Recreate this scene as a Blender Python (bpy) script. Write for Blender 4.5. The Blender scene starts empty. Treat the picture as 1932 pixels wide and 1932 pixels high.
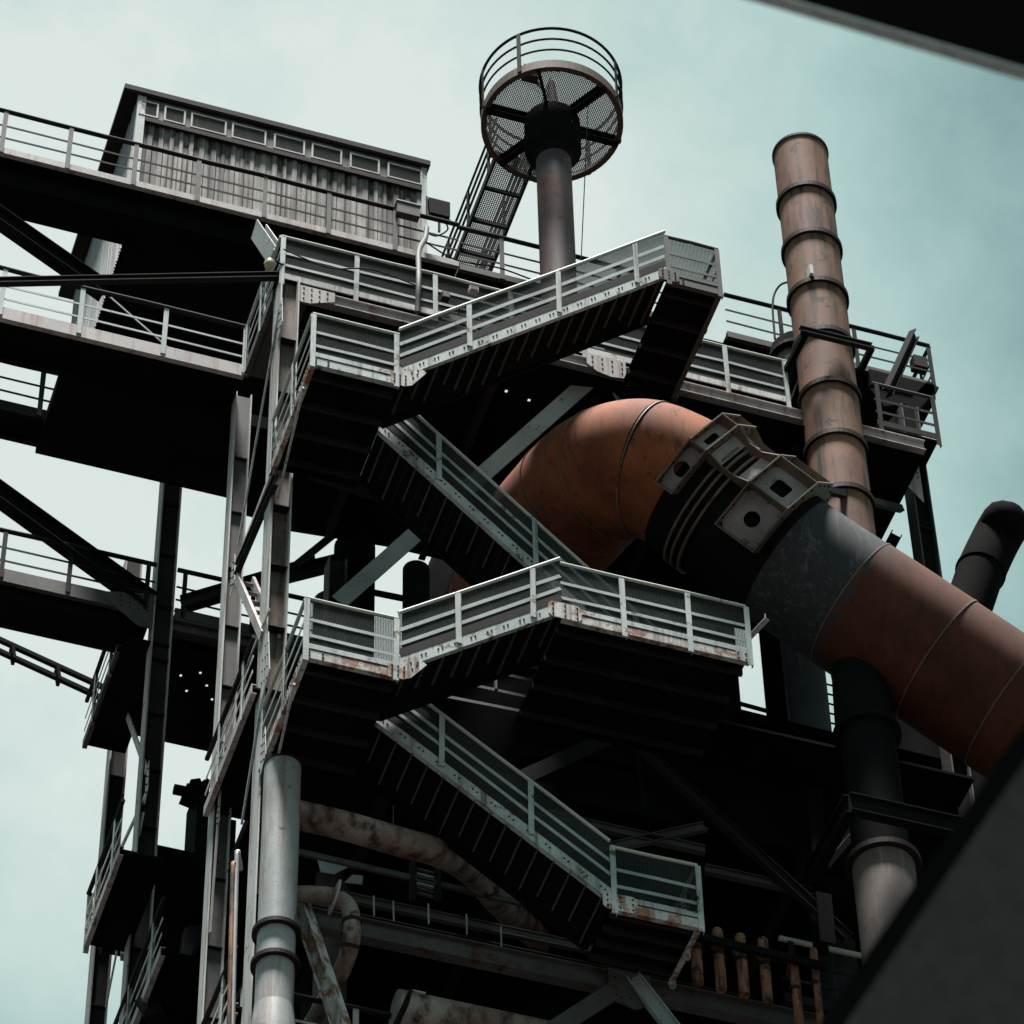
import bpy, math, random
from mathutils import Vector, Matrix
random.seed(7)
S = bpy.context.scene
COL = S.collection
R_ = math.radians

# ------------------------------------------------------------------ camera
FPX = 7700.0                      # focal length in pixels of a 1932 px wide frame
TH, RO, PH = R_(49.25), R_(-1.45), R_(19.15)
CAM = Vector((0, 0, 1.7))
_fw = Vector((math.sin(PH), math.cos(PH), 0)); _r = Vector((math.cos(PH), -math.sin(PH), 0)); _z = Vector((0, 0, 1))
FWD = math.cos(TH) * _fw + math.sin(TH) * _z
_u = -math.sin(TH) * _fw + math.cos(TH) * _z
RGT = math.cos(RO) * _r + math.sin(RO) * _u
UPV = -math.sin(RO) * _r + math.cos(RO) * _u
cd = bpy.data.cameras.new('camera'); cam = bpy.data.objects.new('camera', cd); COL.objects.link(cam)
cam.matrix_world = Matrix.Translation(CAM) @ Matrix((RGT, UPV, -FWD)).transposed().to_4x4()
cd.sensor_width = 36; cd.sensor_fit = 'HORIZONTAL'; cd.lens = FPX / 1932 * 36
cd.clip_start = 0.1; cd.clip_end = 6000
cd.dof.use_dof = True; cd.dof.focus_distance = 63; cd.dof.aperture_fstop = 9
S.camera = cam

# ------------------------------------------------------------------ sky and sun
SUN_EL, SUN_AZ = R_(77), R_(-150)         # azimuth measured from +Y towards +X: behind and to the left of the camera
W = bpy.data.worlds.new('World'); S.world = W; W.use_nodes = True
nt = W.node_tree; N = nt.nodes; L = nt.links; N.clear()
out = N.new('ShaderNodeOutputWorld')
sky = N.new('ShaderNodeTexSky'); sky.sky_type = 'NISHITA'; sky.sun_disc = False
sky.sun_elevation = SUN_EL; sky.sun_rotation = SUN_AZ
bsky = N.new('ShaderNodeBackground'); bsky.inputs[1].default_value = 0.05
L.new(sky.outputs[0], bsky.inputs[0])
tc = N.new('ShaderNodeTexCoord')
glow = N.new('ShaderNodeVectorMath'); glow.operation = 'DOT_PRODUCT'
gd = (FWD - RGT * 0.06 + UPV * 0.02).normalized()
glow.inputs[1].default_value = gd
L.new(tc.outputs['Generated'], glow.inputs[0])
mr = N.new('ShaderNodeMapRange'); mr.interpolation_type = 'SMOOTHSTEP'
mr.inputs[1].default_value = math.cos(R_(12.5)); mr.inputs[2].default_value = 0.9995
L.new(glow.outputs['Value'], mr.inputs[0])
cl = N.new('ShaderNodeTexNoise'); cl.inputs['Scale'].default_value = 9; cl.inputs['Detail'].default_value = 9; cl.inputs['Roughness'].default_value = 0.62
L.new(tc.outputs['Generated'], cl.inputs['Vector'])
mm = N.new('ShaderNodeMath'); mm.operation = 'MULTIPLY_ADD'; mm.inputs[1].default_value = 1.25; mm.inputs[2].default_value = -0.60
L.new(cl.outputs[0], mm.inputs[0])
ad = N.new('ShaderNodeMath'); ad.operation = 'ADD'; ad.use_clamp = True
L.new(mm.outputs[0], ad.inputs[0]); L.new(mr.outputs[0], ad.inputs[1])
rmp = N.new('ShaderNodeValToRGB')
rmp.color_ramp.elements[0].position = 0.0; rmp.color_ramp.elements[0].color = (0.096, 0.168, 0.160, 1)
rmp.color_ramp.elements[1].position = 1.0; rmp.color_ramp.elements[1].color = (0.350, 0.392, 0.374, 1)
e = rmp.color_ramp.elements.new(0.5); e.color = (0.205, 0.295, 0.280, 1)
L.new(ad.outputs[0], rmp.inputs[0])
bcl = N.new('ShaderNodeBackground'); bcl.inputs[1].default_value = 1.0
L.new(rmp.outputs[0], bcl.inputs[0])
mxs = N.new('ShaderNodeMixShader'); mxs.inputs[0].default_value = 0.93
L.new(bsky.outputs[0], mxs.inputs[1]); L.new(bcl.outputs[0], mxs.inputs[2])
L.new(mxs.outputs[0], out.inputs['Surface'])

sd = bpy.data.lights.new('sun', 'SUN'); sun = bpy.data.objects.new('sun', sd); COL.objects.link(sun)
sd.energy = 5.0; sd.angle = R_(10); sd.color = (1.0, 0.97, 0.93)
sdir = Vector((math.sin(SUN_AZ) * math.cos(SUN_EL), math.cos(SUN_AZ) * math.cos(SUN_EL), math.sin(SUN_EL)))
sun.rotation_euler = sdir.to_track_quat('Z', 'Y').to_euler()
sun.location = (-20, -20, 90)
S.view_settings.view_transform = 'Standard'; S.view_settings.look = 'None'
S.view_settings.exposure = 1.1; S.view_settings.gamma = 1.0

# ------------------------------------------------------------------ helpers
def P(x, y, Y=None, X=None, Z=None, D=None):
    """world point on the plane X=, Y= or Z= (or D metres off) seen at a pixel of the 1932 px survey image"""
    d = FWD + RGT * ((x - 966) / FPX) - UPV * ((y - 966) / FPX)
    if Y is not None: t = (Y - CAM.y) / d.y
    elif X is not None: t = (X - CAM.x) / d.x
    elif Z is not None: t = (Z - CAM.z) / d.z
    else: t = D
    return CAM + d * t
V = Vector

class MB:
    def __init__(s): s.v = []; s.f = []; s.sm = []
    def add(s, vs, fs, smooth=False):
        o = len(s.v); s.v += [V(a) for a in vs]
        for f in fs: s.f.append([i + o for i in f]); s.sm.append(smooth)
    def box(s, a, b):
        x0, y0, z0 = [min(p, q) for p, q in zip(a, b)]; x1, y1, z1 = [max(p, q) for p, q in zip(a, b)]
        s.add([(x0,y0,z0),(x1,y0,z0),(x1,y1,z0),(x0,y1,z0),(x0,y0,z1),(x1,y0,z1),(x1,y1,z1),(x0,y1,z1)],
              [(0,3,2,1),(4,5,6,7),(0,1,5,4),(1,2,6,5),(2,3,7,6),(3,0,4,7)])
        return s
    def bar(s, p, q, w, h, up=(0,0,1)):
        """rectangular bar p->q: w along the side axis, h along the up axis"""
        p, q = V(p), V(q); d = (q - p).normalized(); up = V(up)
        sd = d.cross(up)
        if sd.length < 1e-4: sd = d.cross(V((0,1,0)))
        sd.normalize(); u = sd.cross(d).normalized()
        vs = []
        for c in (p, q):
            for a, b in ((-1,-1),(1,-1),(1,1),(-1,1)): vs.append(c + sd * (a*w/2) + u * (b*h/2))
        s.add(vs, [(0,1,2,3),(7,6,5,4),(0,4,5,1),(1,5,6,2),(2,6,7,3),(3,7,4,0)])
        return s
    def ibeam(s, p, q, depth, fl, t=0.02, up=(0,0,1)):
        p, q = V(p), V(q); d = (q - p).normalized(); up = V(up)
        sd = d.cross(up)
        if sd.length < 1e-4: sd = d.cross(V((0,1,0)))
        sd.normalize(); u = sd.cross(d).normalized()
        s.bar(p, q, t, depth - 2*t, u)
        s.bar(p + u*(depth/2 - t/2), q + u*(depth/2 - t/2), fl, t, u)
        s.bar(p - u*(depth/2 - t/2), q - u*(depth/2 - t/2), fl, t, u)
        return s
    def channel(s, p, q, depth, fl, side, t=0.015):
        """C section, web plane facing -side, flanges pointing to +side"""
        p, q = V(p), V(q); d = (q - p).normalized(); side = V(side); side = (side - d*side.dot(d)).normalized()
        u = side.cross(d).normalized()
        if u.z < 0: u = -u
        s.bar(p, q, t, depth, u)
        o = side*(fl/2 + t/2)
        s.bar(p + o + u*(depth/2 - t/2 - .001), q + o + u*(depth/2 - t/2 - .001), fl, t, u)
        s.bar(p + o - u*(depth/2 - t/2 - .001), q + o - u*(depth/2 - t/2 - .001), fl, t, u)
        return s
    def tube(s, pts, r, n=10, caps=True, smooth=True):
        pts = [V(p) for p in pts]; rs = r if isinstance(r, (list, tuple)) else [r]*len(pts)
        t0 = (pts[1] - pts[0]).normalized(); a = t0.orthogonal().normalized()
        rings = []
        for i, p in enumerate(pts):
            t = ((pts[min(i+1, len(pts)-1)] - pts[max(i-1, 0)])).normalized()
            a = (a - t*a.dot(t)).normalized(); b = t.cross(a)
            rings.append([p + (a*math.cos(2*math.pi*k/n) + b*math.sin(2*math.pi*k/n))*rs[i] for k in range(n)])
        vs = [v for rg in rings for v in rg]; fs = []
        for i in range(len(pts)-1):
            for k in range(n):
                k2 = (k+1) % n; fs.append((i*n+k, i*n+k2, (i+1)*n+k2, (i+1)*n+k))
        s.add(vs, fs, smooth)
        if caps:
            s.add(rings[0], [tuple(range(n))[::-1]]); s.add(rings[-1], [tuple(range(n))])
        return s
    def ring(s, c, ax, r0, r1, w, n=40):
        """flat washer ring centred c, axis ax, width w"""
        c, ax = V(c), V(ax).normalized(); a = ax.orthogonal().normalized(); b = ax.cross(a)
        vs = []
        for k in range(n):
            d = a*math.cos(2*math.pi*k/n) + b*math.sin(2*math.pi*k/n)
            vs += [c + d*r0 - ax*w/2, c + d*r1 - ax*w/2, c + d*r1 + ax*w/2, c + d*r0 + ax*w/2]
        fs = []
        for k in range(n):
            i, j = 4*k, 4*((k+1) % n)
            for q in range(4): fs.append((i+q, i+(q+1) % 4, j+(q+1) % 4, j+q))
        s.add(vs, fs); return s
    def prism(s, poly, off):
        n = len(poly); off = V(off); p0 = [V(p) for p in poly]; p1 = [p + off for p in p0]
        s.add(p0 + p1, [tuple(range(n))[::-1], tuple(range(n, 2*n))] + [(i, (i+1) % n, n + (i+1) % n, n + i) for i in range(n)])
        return s
    def dots(s, pts, nrm, r=0.014, h=0.012):
        for p in pts:
            s.tube([V(p), V(p) + V(nrm)*h], r, 6, True, False)
        return s
    def slab(s, x0, x1, y0, y1, z0, z1, holes=()):
        xs = sorted(set([x0, x1] + [c for h in holes for c in (h[0], h[0]+h[2])])); ys = sorted(set([y0, y1] + [c for h in holes for c in (h[1], h[1]+h[3])]))
        def solid(i, j):
            if i < 0 or j < 0 or i >= len(xs)-1 or j >= len(ys)-1: return False
            mx, my = (xs[i]+xs[i+1])/2, (ys[j]+ys[j+1])/2
            return not any(h[0] < mx < h[0]+h[2] and h[1] < my < h[1]+h[3] for h in holes)
        for i in range(len(xs)-1):
            for j in range(len(ys)-1):
                if not solid(i, j): continue
                a, b, c, d = xs[i], xs[i+1], ys[j], ys[j+1]
                s.add([(a,c,z0),(b,c,z0),(b,d,z0),(a,d,z0)], [(3,2,1,0)]); s.add([(a,c,z1),(b,c,z1),(b,d,z1),(a,d,z1)], [(0,1,2,3)])
                if not solid(i-1, j): s.add([(a,c,z0),(a,d,z0),(a,d,z1),(a,c,z1)], [(0,3,2,1)])
                if not solid(i+1, j): s.add([(b,c,z0),(b,d,z0),(b,d,z1),(b,c,z1)], [(0,1,2,3)])
                if not solid(i, j-1): s.add([(a,c,z0),(b,c,z0),(b,c,z1),(a,c,z1)], [(0,1,2,3)])
                if not solid(i, j+1): s.add([(a,d,z0),(b,d,z0),(b,d,z1),(a,d,z1)], [(0,3,2,1)])
        return s
    def build(s, name, mat, parent=None, base=None, extra=None, emat=None):
        me = bpy.data.meshes.new(name); nf = len(s.f)
        if extra: s.add(extra.v, extra.f)
        if parent is not None: base = ORG[parent.name]
        elif base is None:
            n = len(s.v); base = V((sum(v.x for v in s.v)/n, sum(v.y for v in s.v)/n, min(v.z for v in s.v)))
        me.from_pydata([v - base for v in s.v], [], s.f); me.materials.append(mat)
        if extra: me.materials.append(emat)
        for p in list(me.polygons)[nf:]: p.material_index = 1
        for p, sm in zip(me.polygons, s.sm): p.use_smooth = sm
        me.update()
        o = bpy.data.objects.new(name, me); COL.objects.link(o)
        if parent is not None: o.parent = parent; ORG[o.name] = base
        else: o.location = base; ORG[o.name] = base
        return o
ORG = {}
def tag(o, label, cat, group=None, kind=None):
    if label: o['label'] = label
    if cat: o['category'] = cat
    if group: o['group'] = group
    if kind: o['kind'] = kind
    return o
def thing(name, label, cat, loc, group=None):
    o = bpy.data.objects.new(name, None); COL.objects.link(o); o.location = loc; o.empty_display_size = .3
    ORG[o.name] = V(loc); return tag(o, label, cat, group)
def single(name, mb, mat, label, cat, group=None):
    return tag(mb.build(name, mat), label, cat, group)
def lerp(a, b, t): return V(a)*(1-t) + V(b)*t
def smooth_path(pts, n=8):
    pts = [V(p) for p in pts]; o = []
    for i in range(len(pts)-1):
        p0 = pts[i-1] if i else pts[0]*2 - pts[1]; p1, p2 = pts[i], pts[i+1]; p3 = pts[i+2] if i+2 < len(pts) else p2*2 - p1
        for k in range(n):
            t = k/n
            o.append(.5*((2*p1) + (p2-p0)*t + (2*p0-5*p1+4*p2-p3)*t*t + (3*p1-p0-3*p2+p3)*t**3))
    return o + [pts[-1]]

# ------------------------------------------------------------------ materials
def material(name, c1, c2, rust=None, rust_amt=0.4, rough=0.6, metal=0.0, streak=None, streak_amt=0.5, scale=1.0, fine=0.5, bump=0.15, sx=6.0, sz=0.35, zone=None, grain=55):
    m = bpy.data.materials.new(name); m.use_nodes = True; t = m.node_tree; n = t.nodes; l = t.links
    b = n['Principled BSDF']; b.inputs['Roughness'].default_value = rough; b.inputs['Metallic'].default_value = metal
    b.inputs['Specular IOR Level'].default_value = .02 if max(c1) < .02 else .08 if max(c1) < .1 else .25
    g = n.new('ShaderNodeNewGeometry')
    def noise(sc, det=5, ro=.6, vec=None):
        q = n.new('ShaderNodeTexNoise'); q.inputs['Scale'].default_value = sc; q.inputs['Detail'].default_value = det; q.inputs['Roughness'].default_value = ro
        l.new(vec or g.outputs['Position'], q.inputs['Vector']); return q.outputs[0]
    def rampv(v, a, c):
        q = n.new('ShaderNodeMapRange'); q.inputs[1].default_value = a; q.inputs[2].default_value = c; l.new(v, q.inputs[0]); return q.outputs[0]
    def mix(f, a, c):
        q = n.new('ShaderNodeMix'); q.data_type = 'RGBA'
        for s_, v in ((q.inputs[0], f), (q.inputs[6], a), (q.inputs[7], c)):
            if hasattr(v, 'is_output'): l.new(v, s_)
            elif isinstance(v, tuple): s_.default_value = (*v, 1) if len(v) == 3 else v
            else: s_.default_value = v
        return q.outputs[2]
    col = mix(rampv(noise(1.1*scale), .35, .65), c1, c2)
    if streak:
        mp = n.new('ShaderNodeMapping'); mp.inputs['Scale'].default_value = (sx, sx, sz); l.new(g.outputs['Position'], mp.inputs['Vector'])
        f = rampv(noise(1.0, 6, .65, mp.outputs[0]), .62 - .25*streak_amt, .78 - .25*streak_amt)
        col = mix(f, col, streak)
    if rust:
        f = rampv(noise(2.6*scale, 9, .72), .72 - .3*rust_amt, .78 - .3*rust_amt)
        rc = mix(rampv(noise(9*scale), .35, .65), rust, tuple(x*.45 for x in rust))
        col = mix(f, col, rc)
    if zone:                                   # a second coat that ends at a ragged line across the axis
        p0, ax, wd, zc, zs = zone
        d0 = n.new('ShaderNodeVectorMath'); d0.operation = 'SUBTRACT'; d0.inputs[1].default_value = p0; l.new(g.outputs['Position'], d0.inputs[0])
        d1 = n.new('ShaderNodeVectorMath'); d1.operation = 'DOT_PRODUCT'; d1.inputs[1].default_value = ax; l.new(d0.outputs[0], d1.inputs[0])
        mp2 = n.new('ShaderNodeMapping'); mp2.inputs['Scale'].default_value = (10, 10, .4); l.new(g.outputs['Position'], mp2.inputs['Vector'])
        dn = n.new('ShaderNodeMath'); dn.operation = 'MULTIPLY_ADD'; dn.inputs[1].default_value = 1.1; l.new(noise(1.0, 6, .7, mp2.outputs[0]), dn.inputs[0]); l.new(d1.outputs['Value'], dn.inputs[2])
        zcol = mix(rampv(noise(1.0, 7, .75, mp2.outputs[0]), .52, .74), zc, zs)
        col = mix(rampv(dn.outputs[0], .55 - wd, .55 + wd), zcol, col)
    fn = noise(grain*scale, 4, .75)
    dk = mix(rampv(fn, .3, .75), (1-fine,)*3, (1.0, 1.0, 1.0))
    mu = n.new('ShaderNodeMix'); mu.data_type = 'RGBA'; mu.blend_type = 'MULTIPLY'; mu.inputs[0].default_value = 1
    l.new(col, mu.inputs[6]); l.new(dk, mu.inputs[7]); l.new(mu.outputs[2], b.inputs['Base Color'])
    bp = n.new('ShaderNodeBump'); bp.inputs['Strength'].default_value = bump; bp.inputs['Distance'].default_value = .02
    l.new(fn, bp.inputs['Height']); l.new(bp.outputs[0], b.inputs['Normal'])
    return m
M = {}
M['paint'] = material('weathered_green_grey_paint', (.66,.70,.69), (.44,.48,.47), (.17,.085,.05), .52, .55, streak=(.16,.15,.14), streak_amt=.42)
M['paint_rusty'] = material('rusting_grey_paint', (.72,.71,.69), (.58,.54,.52), (.42,.19,.11), .74, .6, streak=(.17,.11,.08), streak_amt=.5)
M['pink'] = material('faded_primer_paint', (.60,.53,.52), (.47,.44,.44), (.30,.15,.11), .38, .6, streak=(.36,.2,.18), streak_amt=.45)
M['rail'] = material('pale_handrail_paint', (.75,.75,.66), (.62,.63,.58), (.2,.11,.06), .22, .45)
M['midrail'] = material('grey_rail_paint', (.50,.56,.55), (.34,.38,.375), (.13,.075,.05), .40, .55)
M['dark'] = material('dark_sooty_steel', (.016,.016,.017), (.011,.011,.0115), (.026,.017,.013), .30, .75, bump=.08)
M['shade_black'] = material('shade_black_plate', (.012,.012,.0122), (.007,.007,.0072), None, 0, .9)  # near-black: the deep shade of undersides and interior is put into the colour
M['dark2'] = material('dark_rusty_steel', (.038,.035,.035), (.022,.022,.023), (.065,.034,.022), .5, .7)
M['mid'] = material('grey_brown_steel', (.13,.125,.12), (.08,.077,.075), (.12,.065,.045), .5, .65)
M['mesh'] = material('galvanised_wire', (.070,.080,.078), (.038,.045,.044), None, 0, .6, .0)
M['grating'] = material('dull_grating_steel', (.10,.12,.12), (.07,.08,.08), None, 0, .7)
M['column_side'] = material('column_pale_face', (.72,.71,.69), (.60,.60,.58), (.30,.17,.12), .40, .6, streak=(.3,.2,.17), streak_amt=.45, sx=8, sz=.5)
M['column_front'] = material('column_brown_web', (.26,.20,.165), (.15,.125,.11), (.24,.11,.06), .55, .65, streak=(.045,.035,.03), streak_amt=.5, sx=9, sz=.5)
M['duct'] = material('orange_rust_plate', (.38,.108,.040), (.19,.050,.023), (.33,.15,.09), .10, .8, streak=(.11,.040,.026), streak_amt=.34, sx=8, sz=.25, scale=.9, fine=.55)
M['duct_grey'] = material('grey_dusted_plate', (.085,.087,.096), (.05,.051,.056), None, 0, .75, streak=(.22,.22,.24), streak_amt=.22, sx=9, sz=.5)
M['collar'] = material('pale_lilac_steel', (.46,.41,.415), (.27,.235,.235), (.12,.065,.045), .48, .6)
M['collar_rim'] = material('brown_flange_steel', (.24,.17,.12), (.13,.10,.085), (.2,.09,.05), .5, .6)
M['chimney'] = material('pink_brown_rust', (.30,.155,.098), (.20,.098,.065), (.075,.042,.033), .45, .75, streak=(.045,.034,.03), streak_amt=.50, sx=5, sz=.5)
M['band'] = material('black_band_steel', (.035,.030,.028), (.025,.022,.022), None, 0, .6)
M['palepipe'] = material('pale_weathered_pipe', (.52,.535,.53), (.36,.37,.375), (.22,.13,.10), .36, .5, streak=(.27,.19,.16), streak_amt=.40, sx=5, sz=.35)
M['rustpipe'] = material('flaking_rusty_pipe', (.46,.40,.37), (.22,.12,.085), (.12,.05,.03), .50, .6, streak=(.075,.038,.028), streak_amt=.60, sx=4, sz=1.6)
M['smallrust'] = material('bare_rust_pipe', (.46,.21,.12), (.20,.075,.04), (.05,.026,.02), .58, .7, streak=(.045,.024,.018), streak_amt=.66, sx=12, sz=1.6, scale=1.6)
M['corrugated'] = material('streaked_corrugated_sheet', (.52,.49,.465), (.23,.205,.195), (.22,.11,.07), .46, .6, streak=(.045,.034,.03), streak_amt=.76, sx=6, sz=.16)
M['corr_dim'] = material('dull_window_board', (.20,.20,.20), (.12,.12,.12), (.15,.08,.055), .4, .6, streak=(.04,.04,.04), streak_amt=.55, sx=8, sz=.3)
M['corr_side'] = material('pale_corrugated_sheet', (.50,.51,.51), (.40,.40,.41), None, 0, .55)
M['frame'] = material('pale_window_frame', (.60,.56,.53), (.38,.33,.31), (.22,.11,.07), .50, .5)
M['glass'] = material('dirty_dark_glass', (.035,.037,.04), (.06,.058,.055), None, 0, .25, streak=(.11,.10,.09), streak_amt=.3)
M['mast'] = material('mast_blue_brown_rust', (.19,.10,.085), (.09,.08,.095), (.20,.065,.045), .62, .65, streak=(.05,.048,.055), streak_amt=.45, sx=4, sz=.3, scale=.6)
M['platform_rim'] = material('brown_rust_rim', (.17,.105,.08), (.10,.068,.055), (.24,.10,.06), .5, .7)
M['slabfg'] = material('matt_grey_concrete', (.15,.15,.158), (.11,.11,.118), None, 0, .85, fine=.45, scale=.6)
M['eavefg'] = material('black_roof_board', (.02,.02,.021), (.015,.015,.016), None, 0, .9)
M['palefg'] = material('pale_strip_coat', (.8,.8,.77), (.7,.7,.68), None, 0, .6)
M['ground'] = material('dark_asphalt_and_slag', (.05,.048,.046), (.07,.066,.062), None, 0, .95, scale=.2)
M['standbrown'] = material('brown_grey_pipe_plate', (.24,.185,.17), (.16,.125,.115), (.12,.07,.055), .35, .7, streak=(.36,.33,.31), streak_amt=.2, sx=7, sz=.4)
M['lampglass'] = material('cream_lamp_glass', (.62,.5,.36), (.5,.38,.26), None, 0, .3)

# ------------------------------------------------------------------ ground
g = MB(); g.add([(-3000,-3000,0),(3000,-3000,0),(3000,3000,0),(-3000,3000,0)], [(0,1,2,3)])
tag(g.build('ground', M['ground']), None, None, None, 'structure')

# ------------------------------------------------------------------ railing and stair parts
def mesh_panel(mb, a, b, h0, h1, pitch=0.024, w=0.0068):
    """woven wire infill standing on the line a-b from h0 to h1 above it"""
    a, b = V(a), V(b); z = V((0,0,1)); d = b - a; Ln = d.length; n = max(2, int(Ln/pitch)); m = int((h1-h0)/pitch)
    nr = d.cross(z).normalized()*.003
    for i in range(n+1):
        p = a + d*(i/n); mb.bar(p + z*h0, p + z*h1, w, .006, nr)
    for j in range(m+1):
        q = z*(h0 + (h1-h0)*j/m); mb.bar(a + q + nr, b + q + nr, .006, w, z)
def railing(t, a, b, posts, h=1.1, out_=(0,-1,0), mesh=True, mids=(.40,.70), rail_r=.030, mr=('rail','midrail','paint'), ends=True, post_w=.085, mid_h=.062, drop=.22):
    """one straight run of railing along the floor line a-b; posts are fractions of it"""
    a, b = V(a), V(b); z = V((0,0,1)); o = V(out_)
    r = MB(); n = max(2, int((b-a).length/.9)); r.tube([lerp(a, b, i/n) + z*(h + (random.uniform(-.008,.008) if 0 < i < n else 0)) + o*(random.uniform(-.008,.008) if 0 < i < n else 0) for i in range(n+1)], rail_r, 8); r.build('handrail', M[mr[0]], t)
    for k in mids:
        q = MB(); hh = h*(1-k)
        n = max(2, int((b-a).length/1.1)); pv = a + z*(hh + random.uniform(-.008,.008))
        for i in range(n):
            c = lerp(a, b, (i+1)/n) + z*(hh + random.uniform(-.012,.012)) + o*random.uniform(-.008,.008); q.bar(pv, c, .012, mid_h, z); pv = c
        q.build('mid_rail', M[mr[1]], t)
    for f in posts:
        p = lerp(a, b, f) + o*.02; q = MB(); tw = V((random.uniform(-.012,.012),0,0))
        d = (b-a); d.z = 0; d.normalize()
        q.bar(p - z*drop, p + z*(h-.02) + tw, .012, post_w, d); q.bar(p - z*drop + d*post_w*.46 - o*.034, p + z*(h-.02) + d*post_w*.46 - o*.034, .055, .010, d)
        q.build('post', M[mr[2]], t)
    if mesh:
        q = MB(); mesh_panel(q, a - o*.015, b - o*.015, .10, h-.03); q.build('mesh_panel', M['mesh'], t)
        q = MB(); q.bar(a + z*.09 + o*.004, b + z*.09 + o*.004, .008, .13, z); q.build('toe_board', M['dark2'], t)
def rivets_line(mb, a, b, n, up, nrm, gap=.08, rows=2, step=None):
    a, b = V(a), V(b)
    for i in range(n):
        c = lerp(a, b, (i+.5)/n)
        d = (b-a).normalized()
        mb.dots([c + d*(-gap/2) , c + d*(gap/2)], nrm, .015)
def flight(name_label, a, b, y0, y1, ntread, posts, rail_top=1.12, group='stair flights of the tower staircase', sh=.20, b2=None, rail_ext=(0,0)):
    """stair flight between floor points a (low or high) and b in the X-Z plane, width y0..y1"""
    a, b = V(a), V(b)
    t = thing('stair_flight', name_label, 'stairs', (min(a.x, b.x), (y0+y1)/2, min(a.z, b.z)), group)
    for yy, sdv in ((y0, (0,1,0)), (y1, (0,-1,0))):
        q = MB(); p0, p1 = V((a.x, yy, a.z + .13)), V((b.x, yy, b.z + .13))
        q.channel(p0, p1, sh, .07, sdv)
        if yy == y0:
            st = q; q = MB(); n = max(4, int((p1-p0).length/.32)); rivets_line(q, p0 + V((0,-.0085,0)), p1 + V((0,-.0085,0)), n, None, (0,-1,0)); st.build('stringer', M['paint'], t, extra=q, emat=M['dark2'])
        else: q.build('stringer', M['shade_black'], t)
    for i in range(ntread):
        c = lerp(a, b, (i+.5)/ntread) + V((0,0,.20)); q = MB()
        q.box((c.x-.14, y0+.02, c.z-.02), (c.x+.14, y1-.02, c.z+.005)); q.build('tread', M['grating'], t)
    q = MB(); q.bar(V((a.x, (y0+y1)/2, a.z+.055)), V((b.x, (y0+y1)/2, b.z+.055)), y1-y0-.04, .012); q.build('soffit', M['shade_black'], t)
    dn = (b-a).normalized(); dn = V((0,1,0)).cross(dn); dn = -dn if dn.z > 0 else dn
    for i in range(ntread):
        c = lerp(a, b, (i+.5)/ntread) + V((0,0,.045)) + dn*.02; q = MB()
        q.bar(V((c.x, y0+.05, c.z)), V((c.x, y0+.05+(y1-y0-.1)*random.uniform(.55,1), c.z)), .02, .035, dn); q.build('soffit_rib', M['mid'], t)
    railing(t, V((a.x, y0-.006, a.z+.24)), V((b.x, y0-.006, b.z+.24)), posts, rail_top-.16, drop=.14)
    r = MB(); z = V((0,0,1)); r.tube([V((a.x, y1, a.z+1.1)), V((b.x, y1, b.z+1.1))], .025, 6); r.build('handrail', M['mid'], t)
    for k in (.4, .75):
        q = MB(); q.bar(V((a.x, y1, a.z+1.1*(1-k))), V((b.x, y1, b.z+1.1*(1-k))), .012, .05); q.build('mid_rail', M['mid'], t)
    return t
def plate_poly(pts2, Y, th=.012): return [V((p[0], Y, p[1])) for p in pts2]
def gusset(t, pts, thick, mat, riv=(), nrm=(0,-1,0), name='gusset_plate'):
    q = MB(); q.prism(pts, V(nrm)*-thick); r = MB().dots(riv, nrm, .016, .012) if riv else None; q.build(name, M[mat], t, extra=r, emat=M['dark2'])
def grid_rivets(a, b, nx, nz, Y, jit=0):
    return [V((a[0] + (b[0]-a[0])*i/(nx-1), Y, a[1] + (b[1]-a[1])*j/(nz-1))) for i in range(nx) for j in range(nz)]

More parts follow.
